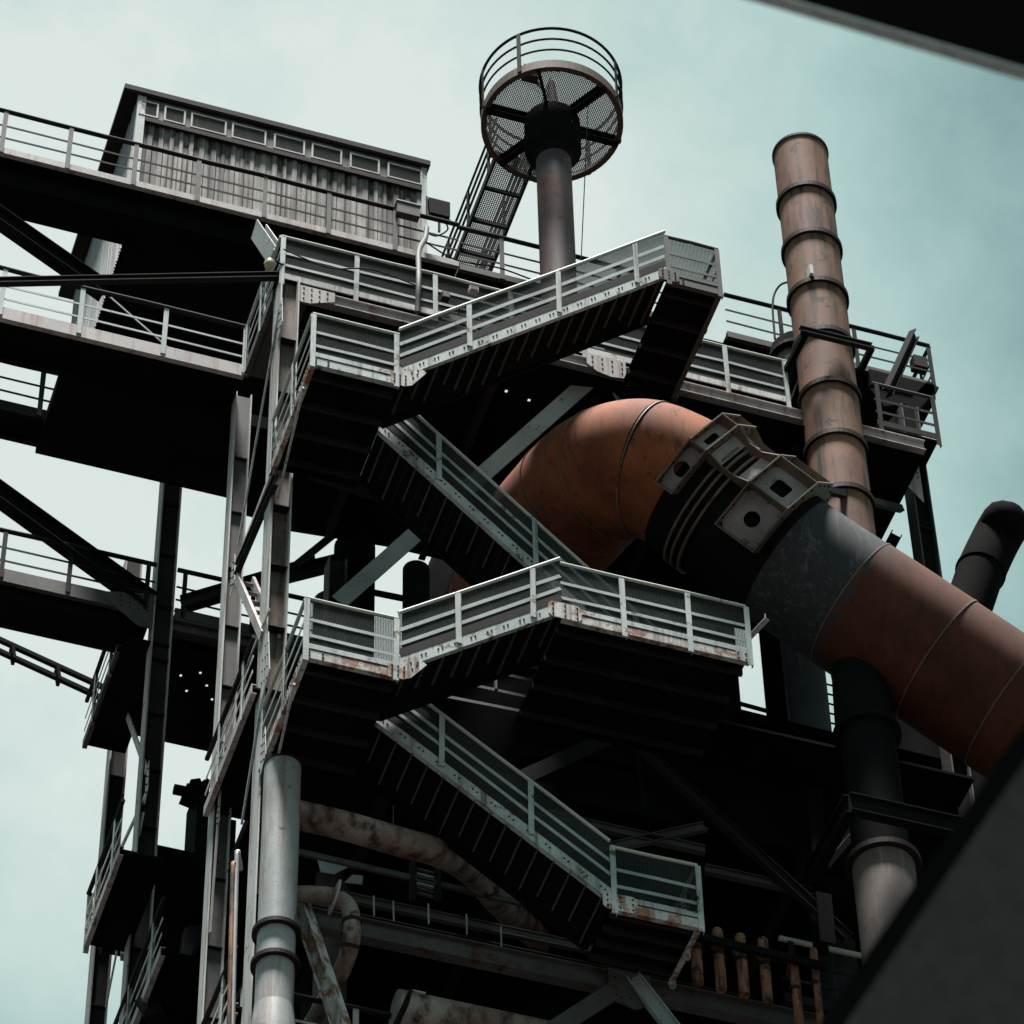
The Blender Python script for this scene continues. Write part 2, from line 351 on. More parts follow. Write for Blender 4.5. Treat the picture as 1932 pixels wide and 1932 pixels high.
# ------------------------------------------------------------------ the staircase on the tower face (plane Y0 outer, Y1 inner flight)
Y0, YI, YB = 38.0, 39.2, 40.32
def landing(label, x0, x1, z, y0, y1, front=True, left=False, right=False, posts=(0,1), mat='paint_rusty', gus=None, rail_x=None):
    t = thing('stair_landing', label, 'landing', ((x0+x1)/2, (y0+y1)/2, z-.2), 'landings of the tower staircase')
    q = MB(); q.slab(x0+.02, x1-.02, y0+.02, y1-.02, z-.03, z); q.build('floor_plate', M['shade_black'], t)
    for i in range(4):
        yy = y0 + (y1-y0)*(i+.5)/4; q = MB(); q.box((x0+.02, yy-.03, z-.14), (x1-.02, yy+.03, z-.035)); q.build('joist', M['dark2'], t)
    bh = MB().dots([V((x0+.07, y0-.009, z-.10+.07*i)) for i in range(2)] + [V((x0+.27, y0-.009, z-.10+.08*i)) for i in range(2)], (0,-1,0), .018)
    q = MB(); q.channel((x0, y0, z-.06), (x1, y0, z-.06), .17, .07, (0,1,0)); q.build('lower_fascia', M[mat], t, extra=bh, emat=M['dark2'])
    q = MB(); q.bar((x0, y0-.012, z+.095), (x1, y0-.012, z+.095), .012, .10); q.build('upper_fascia', M['mid' if mat == 'mid' else 'paint'], t)
    if front: railing(t, (x0, y0, z), (rail_x or x1, y0, z), posts, mr=('mid','mid','mid') if mat == 'mid' else ('rail','midrail','paint'))
    for flag, xx, o in ((left, x0, (-1,0,0)), (right, x1, (1,0,0))):
        if flag:
            rv = MB().dots([V((xx + o[0]*.01, y0+.06+.12*i, z-.02-.05*(i % 2))) for i in range(10)], o, .015)
            q = MB(); q.channel((xx, y0, z-.06), (xx, y1, z-.06), .20, .07, (-o[0],0,0)); q.build('side_fascia', M['mid' if mat == 'mid' else 'paint_rusty'], t, extra=rv, emat=M['dark2'])
            railing(t, (xx, y0+.03, z), (xx, y1, z), (.45, .98), out_=o, mesh=False, mr=('mid','mid','mid') if mat == 'mid' else ('rail','midrail','paint'))
    return t
L1 = landing('rust edged landing left of the middle stair flight, beside the brown column', 10.03, 11.42, 44.30, Y0, YB, left=True, posts=(0.01, .97))
L2 = landing('pale edged landing left of the long upper stair flight, below the topmost walkway', 9.99, 11.40, 50.92, Y0, YB, left=True, posts=(0.01, .97), mat='paint')
RM = landing('long rust stained landing between the middle flights, ending at the big orange duct', 13.93, 16.89, 46.36, Y0, YB, posts=(.33, .68, 1.0))
R3 = landing('dark topmost landing silhouetted against the sky beside the banded chimney', 16.02, 16.97, 55.33, Y0, YB, right=True, posts=(.02, .97), mat='mid')
RL = landing('short rusty lowest landing at the foot of the lowest stair flight', 14.97, 16.30, 41.86, YI, YB+.1, right=True, posts=(0.02, 1.0))
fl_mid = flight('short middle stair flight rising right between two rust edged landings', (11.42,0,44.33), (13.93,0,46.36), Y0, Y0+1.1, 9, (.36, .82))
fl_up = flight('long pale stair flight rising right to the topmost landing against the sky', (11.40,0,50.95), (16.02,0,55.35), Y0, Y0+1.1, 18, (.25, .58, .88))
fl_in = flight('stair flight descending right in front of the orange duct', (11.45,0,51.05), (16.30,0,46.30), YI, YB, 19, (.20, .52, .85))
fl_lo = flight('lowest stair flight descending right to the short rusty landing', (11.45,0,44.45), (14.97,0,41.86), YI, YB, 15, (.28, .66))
# gusset plates on the kinks
def gus_front(t, x0, x1, z0, z1, Y, cut=.06, mat='paint_rusty', nx=3, nz=3):
    pts = [V((x0, Y, z0+cut)), V((x0+cut, Y, z0)), V((x1-cut, Y, z0)), V((x1, Y, z0+cut)), V((x1, Y, z1-cut)), V((x1-cut, Y, z1)), V((x0+cut, Y, z1)), V((x0, Y, z1-cut))]
    gusset(t, pts, .010, mat, grid_rivets((x0+.07, z0+.06), (x1-.07, z1-.06), nx, nz, Y))
for lt, zz, sl in ((L1, 44.30, .8), (L2, 50.92, .95)):
    pts = [V((11.26, Y0-.024, zz-.17)), V((11.48, Y0-.024, zz-.17)), V((11.60, Y0-.024, zz-.11)), V((11.84, Y0-.024, zz+.30*sl)), V((11.66, Y0-.024, zz+.46*sl)), V((11.44, Y0-.024, zz+.16)), V((11.26, Y0-.024, zz+.14))]
    gusset(lt, pts, .012, 'paint_rusty', [V((11.32 + .09*i, Y0-.024, zz-.11 + .09*j)) for i in range(3) for j in range(3)] + [V((11.62, Y0-.024, zz+.08)), V((11.69, Y0-.024, zz+.18)), V((11.70, Y0-.024, zz+.30*sl)), V((11.60, Y0-.024, zz+.2))])
gus_front(RM, 13.72, 14.24, 46.22, 46.56, Y0-.022)
gus_front(RL, 14.82, 15.34, 41.70, 42.02, YI-.022)
gus_front(R3, 15.86, 16.22, 55.20, 55.50, Y0-.022, mat='mid')
gusset(RM, plate_poly([(16.66,46.20),(16.86,46.20),(16.86,46.40),(16.66,46.40)], Y0-.020), .008, 'paint_rusty', grid_rivets((16.70,46.24),(16.82,46.36),2,2,Y0-.020))
b_ = MB(); b_.bar((16.93, Y0+.1, 46.85), (17.12, Y0-.25, 47.0), .09, .02); b_.tube([(17.10,Y0-.23,46.98),(17.10,Y0-.23,47.12)], .012, 6); b_.build('bracket_arm', M['pink'], RM)

# ------------------------------------------------------------------ tower columns
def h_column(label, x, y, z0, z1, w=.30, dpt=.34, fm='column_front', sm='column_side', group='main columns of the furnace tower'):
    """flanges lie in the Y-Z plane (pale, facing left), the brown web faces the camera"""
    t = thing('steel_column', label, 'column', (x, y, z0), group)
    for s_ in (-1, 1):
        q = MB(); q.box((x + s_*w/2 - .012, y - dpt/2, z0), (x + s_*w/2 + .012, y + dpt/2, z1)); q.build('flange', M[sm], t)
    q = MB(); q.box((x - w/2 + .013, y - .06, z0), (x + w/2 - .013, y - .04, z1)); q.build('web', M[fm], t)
    q = MB()
    k = int((z1-z0)/1.4)
    for i in range(k):
        zz = z0 + .7 + i*1.4; q.box((x - w/2 + .013, y - dpt/2 + .02, zz), (x + w/2 - .013, y - .061, zz + .015))
    q.build('stiffener', M['dark2'], t)
    return t
YC = 40.55
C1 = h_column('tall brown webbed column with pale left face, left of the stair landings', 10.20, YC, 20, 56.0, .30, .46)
C2 = h_column('grey column behind the brown one, tied to it by diagonal bracing', 10.14, 43.15, 20, 56.0, .26, .30, 'mid')
C3 = h_column('dark column with pale edge carrying the lower left footbridge', 10.14, 48.55, 15, 60.9, .34, .34, 'dark2', 'pink')
C4 = h_column('farthest left column with bracing, behind the footbridge column', 10.14, 51.6, 15, 60.9, .30, .32, 'dark2', 'pink')
C5 = h_column('dark column under the right end of the upper gallery', 21.75, 41.2, 20, 57.6, .30, .34, 'dark', 'mid')
C6 = h_column('dim column deep in the tower behind the lower left braces', 12.55, 45.6, 20, 55.2, .30, .34, 'dark2', 'mid')

def brace(label, p, q, w, h, mat, nm='diagonal_brace', grp='bracing bars of the tower', rods=False, up=(0,0,1), cat='brace'):
    m = MB(); m.ibeam(p, q, h, w, .015, up) if not rods else m.bar(p, q, w, h, up)
    return single(nm, m, M[mat], label, cat, grp)
SX = 10.02      # side plane of the tower (outer face of the left flanges)
def side(x, y): return P(x, y, X=SX)
brace('pale side brace falling from the brown column to the grey column', side(523,862), side(447,1062), .03, .11, 'column_side', rods=True)
brace('thin pale rod from the top of the brown column down to the grey column', P(527,583,X=SX), P(449,1028,X=SX), .03, .04, 'column_side', rods=True)
brace('thin pale rod hanging from the upper landing to the brown column', P(573,731,Y=38.4), P(524,940,Y=40.3), .035, .04, 'column_side', rods=True)
brace('thin pale rod below the rust edged landing beside the pale pipe', P(555,1290,Y=38.4), P(522,1440,Y=39.9), .035, .04, 'column_side', rods=True)
brace('pale green rod from the brown column foot to the grey column', side(494,1318), side(456,1555), .03, .045, 'paint', rods=True)
t = thing('laced_strut', 'ladder-like pale strut with batten plates between brown and grey columns', 'brace', side(490,1195), 'bracing bars of the tower')
pa, pb = side(447,1090), side(494,1200)
for o in (0, .26):
    q = MB(); q.bar(pa + V((o,0,0)), pb + V((o,0,0)), .05, .16); q.build('strut_bar', M['pink'], t)
for i in range(6):
    c = lerp(pa, pb, (i+.5)/6); q = MB(); q.bar(c, c + V((.26,0,0)), .08, .02); q.build('batten_plate', M['pink'], t)
for lab, x, y, hh, ww, colm in (('upper', 528,600,.8,.34,C1), ('mid', 518,855,.75,.36,C1), ('low', 500,1255,1.05,.56,C1), ('base', 496,1415,.7,.34,C1), ('c2a', 439,1085,.75,.30,C2), ('c2b', 419,1425,.7,.22,C2), ('c2c', 411,1540,.5,.2,C2),
                            ('c3a', 277,1475,.8,.24,C3), ('c4a', 210,1645,.8,.24,C4)):
    c = P(x, y, X=SX-.005)
    pts = [V((c.x, c.y-ww/2, c.z-hh*.35)), V((c.x, c.y+ww*.3, c.z-hh*.6)), V((c.x, c.y+ww/2, c.z+hh*.3)), V((c.x, c.y-ww*.2, c.z+hh*.6))]
    pl = MB().prism(pts, (.010,0,0))
    q = MB(); q.dots([V((c.x, c.y - ww*.25 + ww*.5*((i*7) % 3)/2 , c.z - hh*.4 + hh*.8*i/10)) for i in range(11)], (-1,0,0), .017); pl.build('gusset_plate', M['column_side'], colm, extra=q, emat=M['dark2'])
brace('pale brace between the two leftmost columns just under the slab', side(235,1335), side(277,1455), .03, .14, 'column_side', rods=True)
brace('pale brace from footbridge column down to the farthest left column', side(275,1500), side(214,1632), .03, .12, 'column_side', rods=True)
brace('long thin rod low down between the two leftmost columns', side(271,1533), side(200,1900), .03, .05, 'column_side', rods=True)

# ------------------------------------------------------------------ topmost stair-head walkway T along the face and its beam
ZT = 56.0; YT = 40.4
xt0, xt1 = 10.02, 19.15
T = thing('walkway', 'long pale walkway with mesh railing running across the tower top', 'walkway', (14, YT, ZT))
q = MB(); q.slab(xt0, xt1, YT+.05, YT+.95, ZT-.03, ZT); q.build('floor_plate', M['shade_black'], T)
q = MB(); q.bar((xt0, YT, ZT+.03), (xt1, YT, ZT+.03), .02, .14); q.build('deck_edge', M['column_side'], T)
q = MB(); q.bar((xt0, YT+.95, ZT), (xt1, YT+.95, ZT), .02, .14); q.build('rear_edge', M['mid'], T)
railing(T, (xt0, YT, ZT), (xt1, YT, ZT), [(x-xt0)/(xt1-xt0) for x in (10.06, 11.35, 12.75, 14.1, 15.4, 16.7, 18.0, 19.1)])
railing(T, (xt0, YT, ZT), (xt0, YT+.95, ZT), (.9,), out_=(-1,0,0), mesh=False)
T2 = thing('walkway', 'short right continuation of the tower walkway past the chimney', 'walkway', (21, YT, ZT))
q = MB(); q.slab(20.75, 21.9, YT+.05, YT+.95, ZT-.03, ZT); q.build('floor_plate', M['shade_black'], T2)
q = MB(); q.bar((20.75, YT, ZT+.03), (21.9, YT, ZT+.03), .02, .14); q.build('deck_edge', M['dark2'], T2)
railing(T2, (20.75, YT, ZT), (21.9, YT, ZT), (.05, .98), mesh=False, mr=('mid','dark2','dark2'))
BT = thing('face_beam', 'faded pink beam under the tower walkway with a riveted end plate', 'beam', (15, 40.5, 55.6), 'horizontal beams of the tower face')
q = MB(); q.ibeam((10.36, 40.44, 55.68), (21.6, 40.44, 55.68), .26, .14); q.build('beam', M['pink'], BT)
gusset(BT, [V((10.36,40.355,55.40)), V((10.55,40.355,55.40)), V((10.98,40.355,55.60)), V((10.98,40.355,55.84)), V((10.36,40.355,55.84))], .01, 'pink', grid_rivets((10.44,55.50),(10.85,55.78),4,3,40.355))
gusset(BT, [V((15.42,40.345,55.62)), V((15.60,40.345,55.46)), V((15.85,40.345,55.40)), V((16.12,40.345,55.45)), V((16.12,40.345,55.90)), V((15.42,40.345,55.90))], .012, 'pink', grid_rivets((15.52,55.56),(16.05,55.82),4,3,40.345))
brace('grey flat brace falling left from the riveted plate towards the stairs', (15.55,40.52,55.45), P(640,1135,Y=42.2), .02, .30, 'midrail', rods=True, up=(0,-.2,1))
brace('grey brace falling right from the riveted plate behind the orange duct', (15.95,40.56,55.45), (17.9,41.6,52.6), .02, .26, 'midrail', rods=True)

# upper tower floor that the furnace top stands on
fl = MB(); holes = []
for (x, y) in ((955,735),(998,752),(1300,770),(1185,722),(900,780)):
    p = P(x, y, Z=55.3); holes.append((p.x-.025, p.y-.03, .05, .06))
fl.slab(10.6, 21.5, 40.62, 45.0, 55.25, 55.265, holes); 
single('tower_floor', fl, M['shade_black'], 'black steel floor under the walkway, pierced by tiny holes of light', 'floor')
for i, x in enumerate((12.2, 13.9, 15.7, 17.5, 19.3)):
    single('floor_joist', MB().ibeam((x, 40.64, 55.12), (x, 44.9, 55.12), .25, .12), M['dark2'], ['first','second','third','fourth','fifth'][i] + ' dark joist from the left under the black tower floor', 'beam', 'joists under the tower floor')

# ------------------------------------------------------------------ upper gallery U with railing
YU, ZU = 43.07, 61.3
def gallery(label, x0, x1, y0, depth, z, posts, name='gallery', fascia='mid', railm=('dark2','dark2','mid'), rails=True, joists=True, fh=.16, group=None, back=True, hr=.045, mh=.045):
    t = thing(name, label, 'gallery', ((x0+x1)/2, y0, z-.3), group)
    q = MB(); q.slab(x0, x1, y0+.02, y0+depth-.02, z-.05, z-.005); q.build('floor_plate', M['shade_black'], t)
    q = MB(); q.channel((x0, y0, z-.04), (x1, y0, z-.04), fh, .08, (0,1,0)); q.build('front_fascia', M[fascia], t)
    q = MB(); q.channel((x0, y0+depth, z-.06), (x1, y0+depth, z-.06), fh, .08, (0,-1,0)); q.build('rear_fascia', M['dark'], t)
    if rails:
        railing(t, (x0, y0, z), (x1, y0, z), posts, 1.15, mesh=False, rail_r=hr, mr=railm, mid_h=mh, drop=.12)
    if back:
        railing(t, (x0, y0+depth, z), (x1, y0+depth, z), posts, 1.15, out_=(0,1,0), mesh=False, rail_r=hr, mr=('dark2','dark2','dark2'), mid_h=mh, drop=.1)
    return t
def fr(x0, x1, xs): return [(x-x0)/(x1-x0) for x in xs]
pu = [P(x, y, Y=YU).x for x, y in ((8,240),(132,265),(255,300),(375,325),(500,360),(620,395),(745,425))]
U1 = gallery('long upper gallery with dark railing passing in front of the corrugated house', 3.5, 14.05, YU, .95, ZU, fr(3.5, 14.05, pu + [4.2]), fascia='pink', back=False)
q = MB(); q.slab(3.5, 14.0, YU+.3, 44.05, ZU-.62, ZU-.10); q.build('underframe', M['shade_black'], U1)
U2 = gallery('dark railed gallery right of the house beneath the round lookout platform', 14.08, 18.9, YU+.05, .95, ZU, fr(14.08, 18.9, (14.9, 15.9, 17.2, 18.85)), fascia='mid', back=False)
U3 = gallery('railed right end of the upper gallery behind the banded chimney', 19.3, 23.45, YU+.05, .95, ZU-.02, fr(19.3, 23.45, (20.4, 21.9, 23.42)), fascia='mid', railm=('dark2','dark2','dark2'), back=False)
railing(U3, (23.45, YU+.05, ZU), (23.45, YU+1, ZU), (.98,), out_=(1,0,0), mesh=False, rail_r=.04, mr=('dark2','dark2','dark2'))
q = MB()
q.bar((23.40, YU+.1, ZU-.10), (22.0, YU+.1, ZU-2.4), .2, .25); q.bar((22.2,YU+.1,ZU-.9),(23.2,YU+.1,ZU-.35),.15,.5); q.box((22.1,YU,ZU-.55),(23.4,YU+1,ZU-.12)); q.build('support_bracket', M['dark'], U3)
# deep black underframe of the right gallery
q = MB(); q.slab(17.2, 22.4, YU+.25, YU+1.0, ZU-.75, ZU-.1); q.build('underframe', M['shade_black'], U3)
single('upper_girder', MB().ibeam((14.1, YU+.35, ZU-.45), (19.6, YU+.35, ZU-.45), .5, .3), M['shade_black'], 'black girder under the railed gallery beneath the lookout', 'beam', 'girders under the upper gallery')

# ------------------------------------------------------------------ corrugated house on the upper gallery
HX0, HX1, HY0, HY1, HZ0, HZ1 = 8.02, 13.68, 43.95, 48.9, 60.9, 65.33
H = thing('corrugated_house', 'streaked grey corrugated shed with a row of small windows', 'shed', ((HX0+HX1)/2, HY0, HZ0))
def corrugated(mb, p0, p1, z0, z1, out_, pitch=.20, dep=.038):
    p0, p1, o = V(p0), V(p1), V(out_); Ln = (p1-p0).length; d = (p1-p0)/Ln; prof = []; s_ = 0
    while s_ < Ln - 1e-4:
        pj = random.uniform(.8,1.2) if pitch > .1 else 1; kj = random.uniform(.6,1.25)
        for f, k in ((0,0),(.38,0),(.5,1),(.88,1)):
            u = s_ + f*pitch*pj; k *= kj
            if u <= Ln: prof.append(p0 + d*u + o*(dep*k))
        s_ += pitch*pj
    prof.append(p1)
    vs = []; 
    for p in prof: vs += [V((p.x,p.y,z0)), V((p.x,p.y,z1))]
    mb.add(vs, [(2*i, 2*i+2, 2*i+3, 2*i+1) for i in range(len(prof)-1)])
q = MB(); corrugated(q, (HX0+.12, HY0, 0), (HX1, HY0, 0), HZ0, HZ1-.2, (0,-1,0)); q.build('front_wall', M['corrugated'], H)
q = MB(); corrugated(q, (HX0, HY1, 0), (HX0, HY0, 0), HZ0-.05, HZ1-.2, (-1,0,0), .075, .02); q.build('side_wall', M['corr_side'], H)
q = MB(); q.box((HX0+.1, HY0+.1, HZ0+.02), (HX1-.1, HY1-.1, HZ0+.12)); q.box((HX1-.06, HY0+.02, HZ0), (HX1, HY1, HZ1-.2)); q.box((HX0+.1, HY1-.06, HZ0), (HX1-.1, HY1, HZ1-.2)); q.build('floor_and_rear_walls', M['dark'], H)
q = MB(); q.box((HX0-.30, HY0-.15, HZ1-.16), (HX1+.06, HY1+.1, HZ1-.02)); q.box((HX0-.28, HY0-.13, HZ1-.20), (HX1+.04, HY0-.07, HZ1-.161)); q.build('roof', M['dark2'], H)
q = MB(); q.box((HX0-.02, HY0-.09, HZ0), (HX0+.14, HY0-.05, HZ1-.2)); q.build('corner_post', M['paint'], H); q = MB(); q.box((HX1-.10, HY0-.09, HZ0), (HX1+.01, HY0-.055, HZ1-.2)); q.build('corner_post', M['paint'], H)
q = MB(); q.box((HX0+.15, HY0-.060, HZ1-.859), (HX1-.105, HY0-.0505, HZ1-.205)); q.build('window_band', M['corr_dim'], H)
q = MB(); q.box((HX0+.15, HY0-.11, HZ1-.98), (HX1-.1, HY0-.055, HZ1-.86)); q.build('window_ledge', M['dark2'], H)
for (x0, y0, x1, y1) in ((264,182,299,207),(311,196,350,221),(361,209,427,243),(438,231,502,262),(517,250,575,281),(588,268,645,298),(660,286,716,315),(731,303,796,333)):
    a = P(x0, y0, Y=HY0-.08).x; b = P(x1, y1, Y=HY0-.08).x
    z1, z0 = HZ1-.33, HZ1-.80
    w = MB(); f = .035
    for bx in (((a,z0),(b,z0+f)), ((a,z1-f),(b,z1)), ((a,z0+f+.001),(a+f,z1-f-.001)), ((b-f,z0+f+.001),(b,z1-f-.001))):
        w.box((bx[0][0], HY0-.10, bx[0][1]), (bx[1][0], HY0-.052, bx[1][1]))
    wo = w.build('window', M['frame'], H)
    q = MB(); q.box((a+f, HY0-.075, z0+f), (b-f, HY0-.055, z1-f)); q.build('pane', M['glass'], wo)
# floodlight panel and small boxes at the right end of the house
t = thing('floodlight', 'square black floodlight beside the right end of the corrugated house', 'floodlight', P(828,395,Y=43.3))
c = P(830,388,Y=43.3); q = MB(); q.prism([c + V((-.20,0,-.27)), c + V((.20,.0,-.27)), c + V((.22,.06,.27)), c + V((-.20,.06,.27))], (0,.09,0)); q.build('lamp_housing', M['dark'], t)
q = MB(); q.bar(c + V((-.24,.05,-.30)), c + V((-.24,.05,.25)), .03, .03); q.bar(c + V((-.26,.05,-.31)), c + V((.22,.05,-.31)), .03, .03); q.bar(c + V((0,.05,-.31)), c + V((0,.05,-.75)), .04, .04); q.build('mounting_bracket', M['dark2'], t)
t = thing('junction_box', 'small grey junction box at the gallery rail by the shed end', 'box', P(770,405,Y=43.0))
c = P(768,405,Y=43.02); q = MB(); q.box(c + V((-.22,-.1,-.10)), c + V((.22,.05,.22))); q.build('box_body', M['mid'], t)
q = MB(); q.box(c + V((-.24,-.12,.221)), c + V((.24,.07,.25))); q.build('lid', M['paint'], t)
single('conduit', MB().tube(smooth_path([P(805,430,Y=43.0), P(802,450,Y=42.2), P(790,475,Y=41.2), P(790,520,Y=40.25), P(788,590,Y=40.25)], 5), .05, 8), M['mid'], 'bent rusty conduit dropping from the upper gallery onto the walkway rail', 'conduit')
t = thing('bulkhead_lamp', 'cream globe lamp at the head of the brown column', 'lamp', P(508,495,Y=40.2))
c = P(509,497,Y=40.2); q = MB(); q.tube([c + V((0,0,-.16)), c + V((0,0,-.1)), c + V((0,0,.0)), c + V((0,0,.1))], [.03,.085,.10,.05], 12); q.build('globe', M['lampglass'], t)
q = MB(); q.tube([c + V((0,0,.1)), c + V((.1,.1,.25)), c + V((.3,.2,.3))], .02, 6); q.build('bracket', M['dark2'], t)
t = thing('hanger_plates', 'two slanting grey plates above the brown column under the gallery', 'bracket', P(500,470,Y=41.5))
for k, (x0, y0, x1, y1, wd) in enumerate(((480,432,518,488,.36),(500,436,524,470,.25))):
    a, b = P(x0, y0, Y=42.6), P(x1, y1, Y=41.2); q = MB(); q.bar(a, b, .02, wd, (0,0,1)); q.build('plate', M['midrail'], t)

# ------------------------------------------------------------------ round lookout on its mast
MX, MY, ZP = 15.86, 42.75, 66.12
K = thing('lookout_mast', 'rusty round lookout platform with railing on a thick mast', 'lookout', (MX, MY, 60.2))
q = MB(); q.tube([(MX,MY,59.8),(MX,MY,66.0)], .335, 28); q.build('mast', M['mast'], K)
q = MB(); q.tube([(MX,MY,64.75),(MX,MY,65.05),(MX,MY,65.1),(MX,MY,66.0)], [.345,.40,.54,.54], 28); q.build('mast_head', M['dark'], K)
RP = 1.37
q = MB(); q.ring((MX,MY,ZP-.06), (0,0,1), RP-.03, RP, .24, 64); q.ring((MX,MY,ZP-.16), (0,0,1), RP-.11, RP-.031, .03, 64); q.build('rim', M['platform_rim'], K)
for ang in (0, 180, 301, 121, 240, 62):
    d = V((math.cos(R_(ang)), math.sin(R_(ang)), 0)); q = MB(); q.ibeam(V((MX,MY,ZP-.14)) + d*.42, V((MX,MY,ZP-.14)) + d*(RP-.04), .20 if ang in (0,180,301,121) else .12, .14 if ang in (0,180,301,121) else .05); q.build('radial_beam', M['dark'], K)
q = MB(); pitch = .036; n = int(RP/pitch)
for i in range(-n, n+1):
    o = i*pitch; h = math.sqrt(max(0, (RP-.05)**2 - o*o))
    if h > .05:
        q.box((MX+o-.0065, MY-h, ZP-.03), (MX+o+.0065, MY+h, ZP-.005)); q.box((MX-h, MY+o-.005, ZP-.026), (MX+h, MY+o+.005, ZP-.009))
q.build('grating', M['grating'], K)
for hz, rr in ((1.12, .032), (.76, .024), (.40, .022)):
    q = MB(); pts = [(MX + RP*math.cos(2*math.pi*k/64), MY + RP*math.sin(2*math.pi*k/64), ZP + hz) for k in range(65)]
    q.tube(pts, rr, 6, False); q.build('handrail' if hz > 1 else 'mid_rail', M['dark2'], K)
for ang in (0, 40, 85, 130, 180, 225, 315):
    d = V((math.cos(R_(ang)), math.sin(R_(ang)), 0)); q = MB(); q.bar(V((MX,MY,ZP-.15)) + d*(RP+.02), V((MX,MY,ZP+1.12)) + d*(RP+.02), .08, .02, d); q.build('rail_post', M['dark2'], K)
q = MB(); q.tube([(MX,MY,ZP),(MX+.05,MY,ZP+.5),(MX+.02,MY,ZP+1.25)], [.14,.11,.07], 12); q.bar((MX-.3,MY-.1,ZP),(MX-.04,MY,ZP+1.2),.03,.03); q.bar((MX-.22,MY+.1,ZP),(MX-.04,MY,ZP+1.0),.03,.03); q.tube([(MX,MY,ZP+1.2),(MX,MY,ZP+1.42)],.02,6); q.build('light_mount', M['dark2'], K)
q = MB(); a0 = P(390,120,Y=MY)
q.box((MX-.85,MY-.9,ZP+.0),(MX-.55,MY-.7,ZP+.30)); q.bar((MX-.8,MY-.8,ZP+.3),(MX-.3,MY-.5,ZP+.12),.05,.05); q.build('hatch', M['dark2'], K)
# bridge from the lookout back to the gallery
KB = thing('lookout_bridge', 'narrow grated bridge with railings leading back from the lookout platform', 'footbridge', (MX-.75, 46, ZP))
bx0, bx1 = 15.08, 15.82; y0, y1 = 43.75, 47.6
q = MB()
for i in range(int((bx1-bx0)/.04)+1):
    x = bx0 + i*.04; q.box((x-.008, y0, ZP-.03), (x+.008, y1, ZP-.006))
for i in range(int((y1-y0)/.045)+1):
    y = y0 + i*.045; q.box((bx0, y-.005, ZP-.028), (bx1, y+.005, ZP-.01))
q.build('grating', M['grating'], KB)
for x in (bx0, bx1):
    q = MB(); q.bar((x, y0, ZP-.06), (x, y1, ZP-.06), .05, .20); q.build('side_beam', M['dark2'], KB)
    for hz in (1.1, .75, .42):
        q = MB(); q.tube([(x, y0, ZP+hz), (x, y1, ZP+hz)], .024, 6); q.build('handrail' if hz > 1 else 'mid_rail', M['dark2'], KB)
    for y in (44.3, 45.6, 46.9):
        q = MB(); q.bar((x, y, ZP-.1), (x, y, ZP+1.1), .05, .05); q.build('rail_post', M['dark2'], KB)
for y in (44.6, 45.4, 46.2, 47.0):
    q = MB(); q.box((bx0+.026, y-.03, ZP-.12), (bx1-.026, y+.03, ZP-.04)); q.build('cross_beam', M['dark2'], KB)
single('stay_wire', MB().tube([P(1110,190,Y=MY), P(1096,500,Y=42.2)], .010, 5), M['dark'], 'thin wire hanging from the lookout platform right of its mast', 'cable')

# ------------------------------------------------------------------ banded chimney
CX, CY, CR = 19.80, 40.22, .50
CH = thing('banded_chimney', 'tall pink brown rusty chimney with black bands', 'chimney', (CX, CY, 45))
ring_z = [P(x, y, Y=CY-CR-.05).z for x, y in ((1521,340),(1533,428),(1546,521),(1560,614),(1573,711),(1587,809),(1602,912))]
ztop = P(1510, 300, Y=CY).z + .10
zs = [49.2] + ring_z[::-1] + [ztop]
for i in range(len(zs)-1):
    q = MB(); q.tube([(CX,CY,zs[i]),(CX,CY,zs[i+1])], CR, 40, False); q.build('shell_section', M['chimney'], CH)
for z_ in ring_z:
    q = MB(); q.ring((CX,CY,z_), (0,0,1), CR-.005, CR+.055, .11, 40); q.build('band', M['band'], CH)
q = MB(); q.ring((CX,CY,ztop), (0,0,1), CR-.03, CR+.025, .06, 40); q.tube([(CX,CY,ztop-3),(CX,CY,ztop-.02)], CR-.03, 32, False); q.build('rim', M['band'], CH)
q = MB(); q.box((CX-.33,CY-CR-.02,58.9),(CX-.27,CY-CR+.15,59.15)); q.build('reflector_plate', M['palefg'], CH)
t = thing('chimney_stay', 'dark rusty stay beam across the chimney at the gallery level', 'beam', (CX, CY, 58))
a, b = P(1510,622,Y=39.5), P(1645,655,Y=39.6); q = MB(); q.ibeam(a, b, .14, .10); q.build('stay_beam', M['dark2'], t)
q = MB(); q.bar(b, b + V((0,3.3,.0)), .10, .12); q.bar(a + V((.1,.0,-.05)), a + V((0,3.3,0)), .10, .12); q.build('tie_beam', M['dark'], t)
single('raking_strut', MB().ibeam(P(1725,630,Y=42.6), P(1675,740,Y=41.0), .18, .14), M['dark'], 'dark raking strut sticking up through the right gallery rail', 'beam')
single('raking_strut', MB().ibeam(P(1545,560,Y=42.4), P(1470,760,Y=40.8), .3, .24), M['dark'], 'dark raking strut hidden left of the chimney', 'beam')
t = thing('gas_vessel', 'black round vessel half hidden left of the chimney', 'tank', (18.9, 42, 58)); c = P(1500,690,Y=41.7)
q = MB(); q.tube([c + V((0,0,-1.2)), c + V((0,0,.45)), c + V((0,0,.7))], [.42,.42,.25], 20); q.build('shell', M['shade_black'], t)
q = MB(); q.ring(c + V((0,0,.2)), (0,0,1), .41, .46, .08, 24); q.build('flange', M['dark2'], t)
single('vent_hose', MB().tube(smooth_path([P(1462,640,Y=42.9), P(1458,570,Y=42.9), P(1470,540,Y=42.8), P(1492,530,Y=42)], 6), .022, 6), M['dark2'], 'thin curved vent pipe arching from the gallery to the chimney', 'pipe')
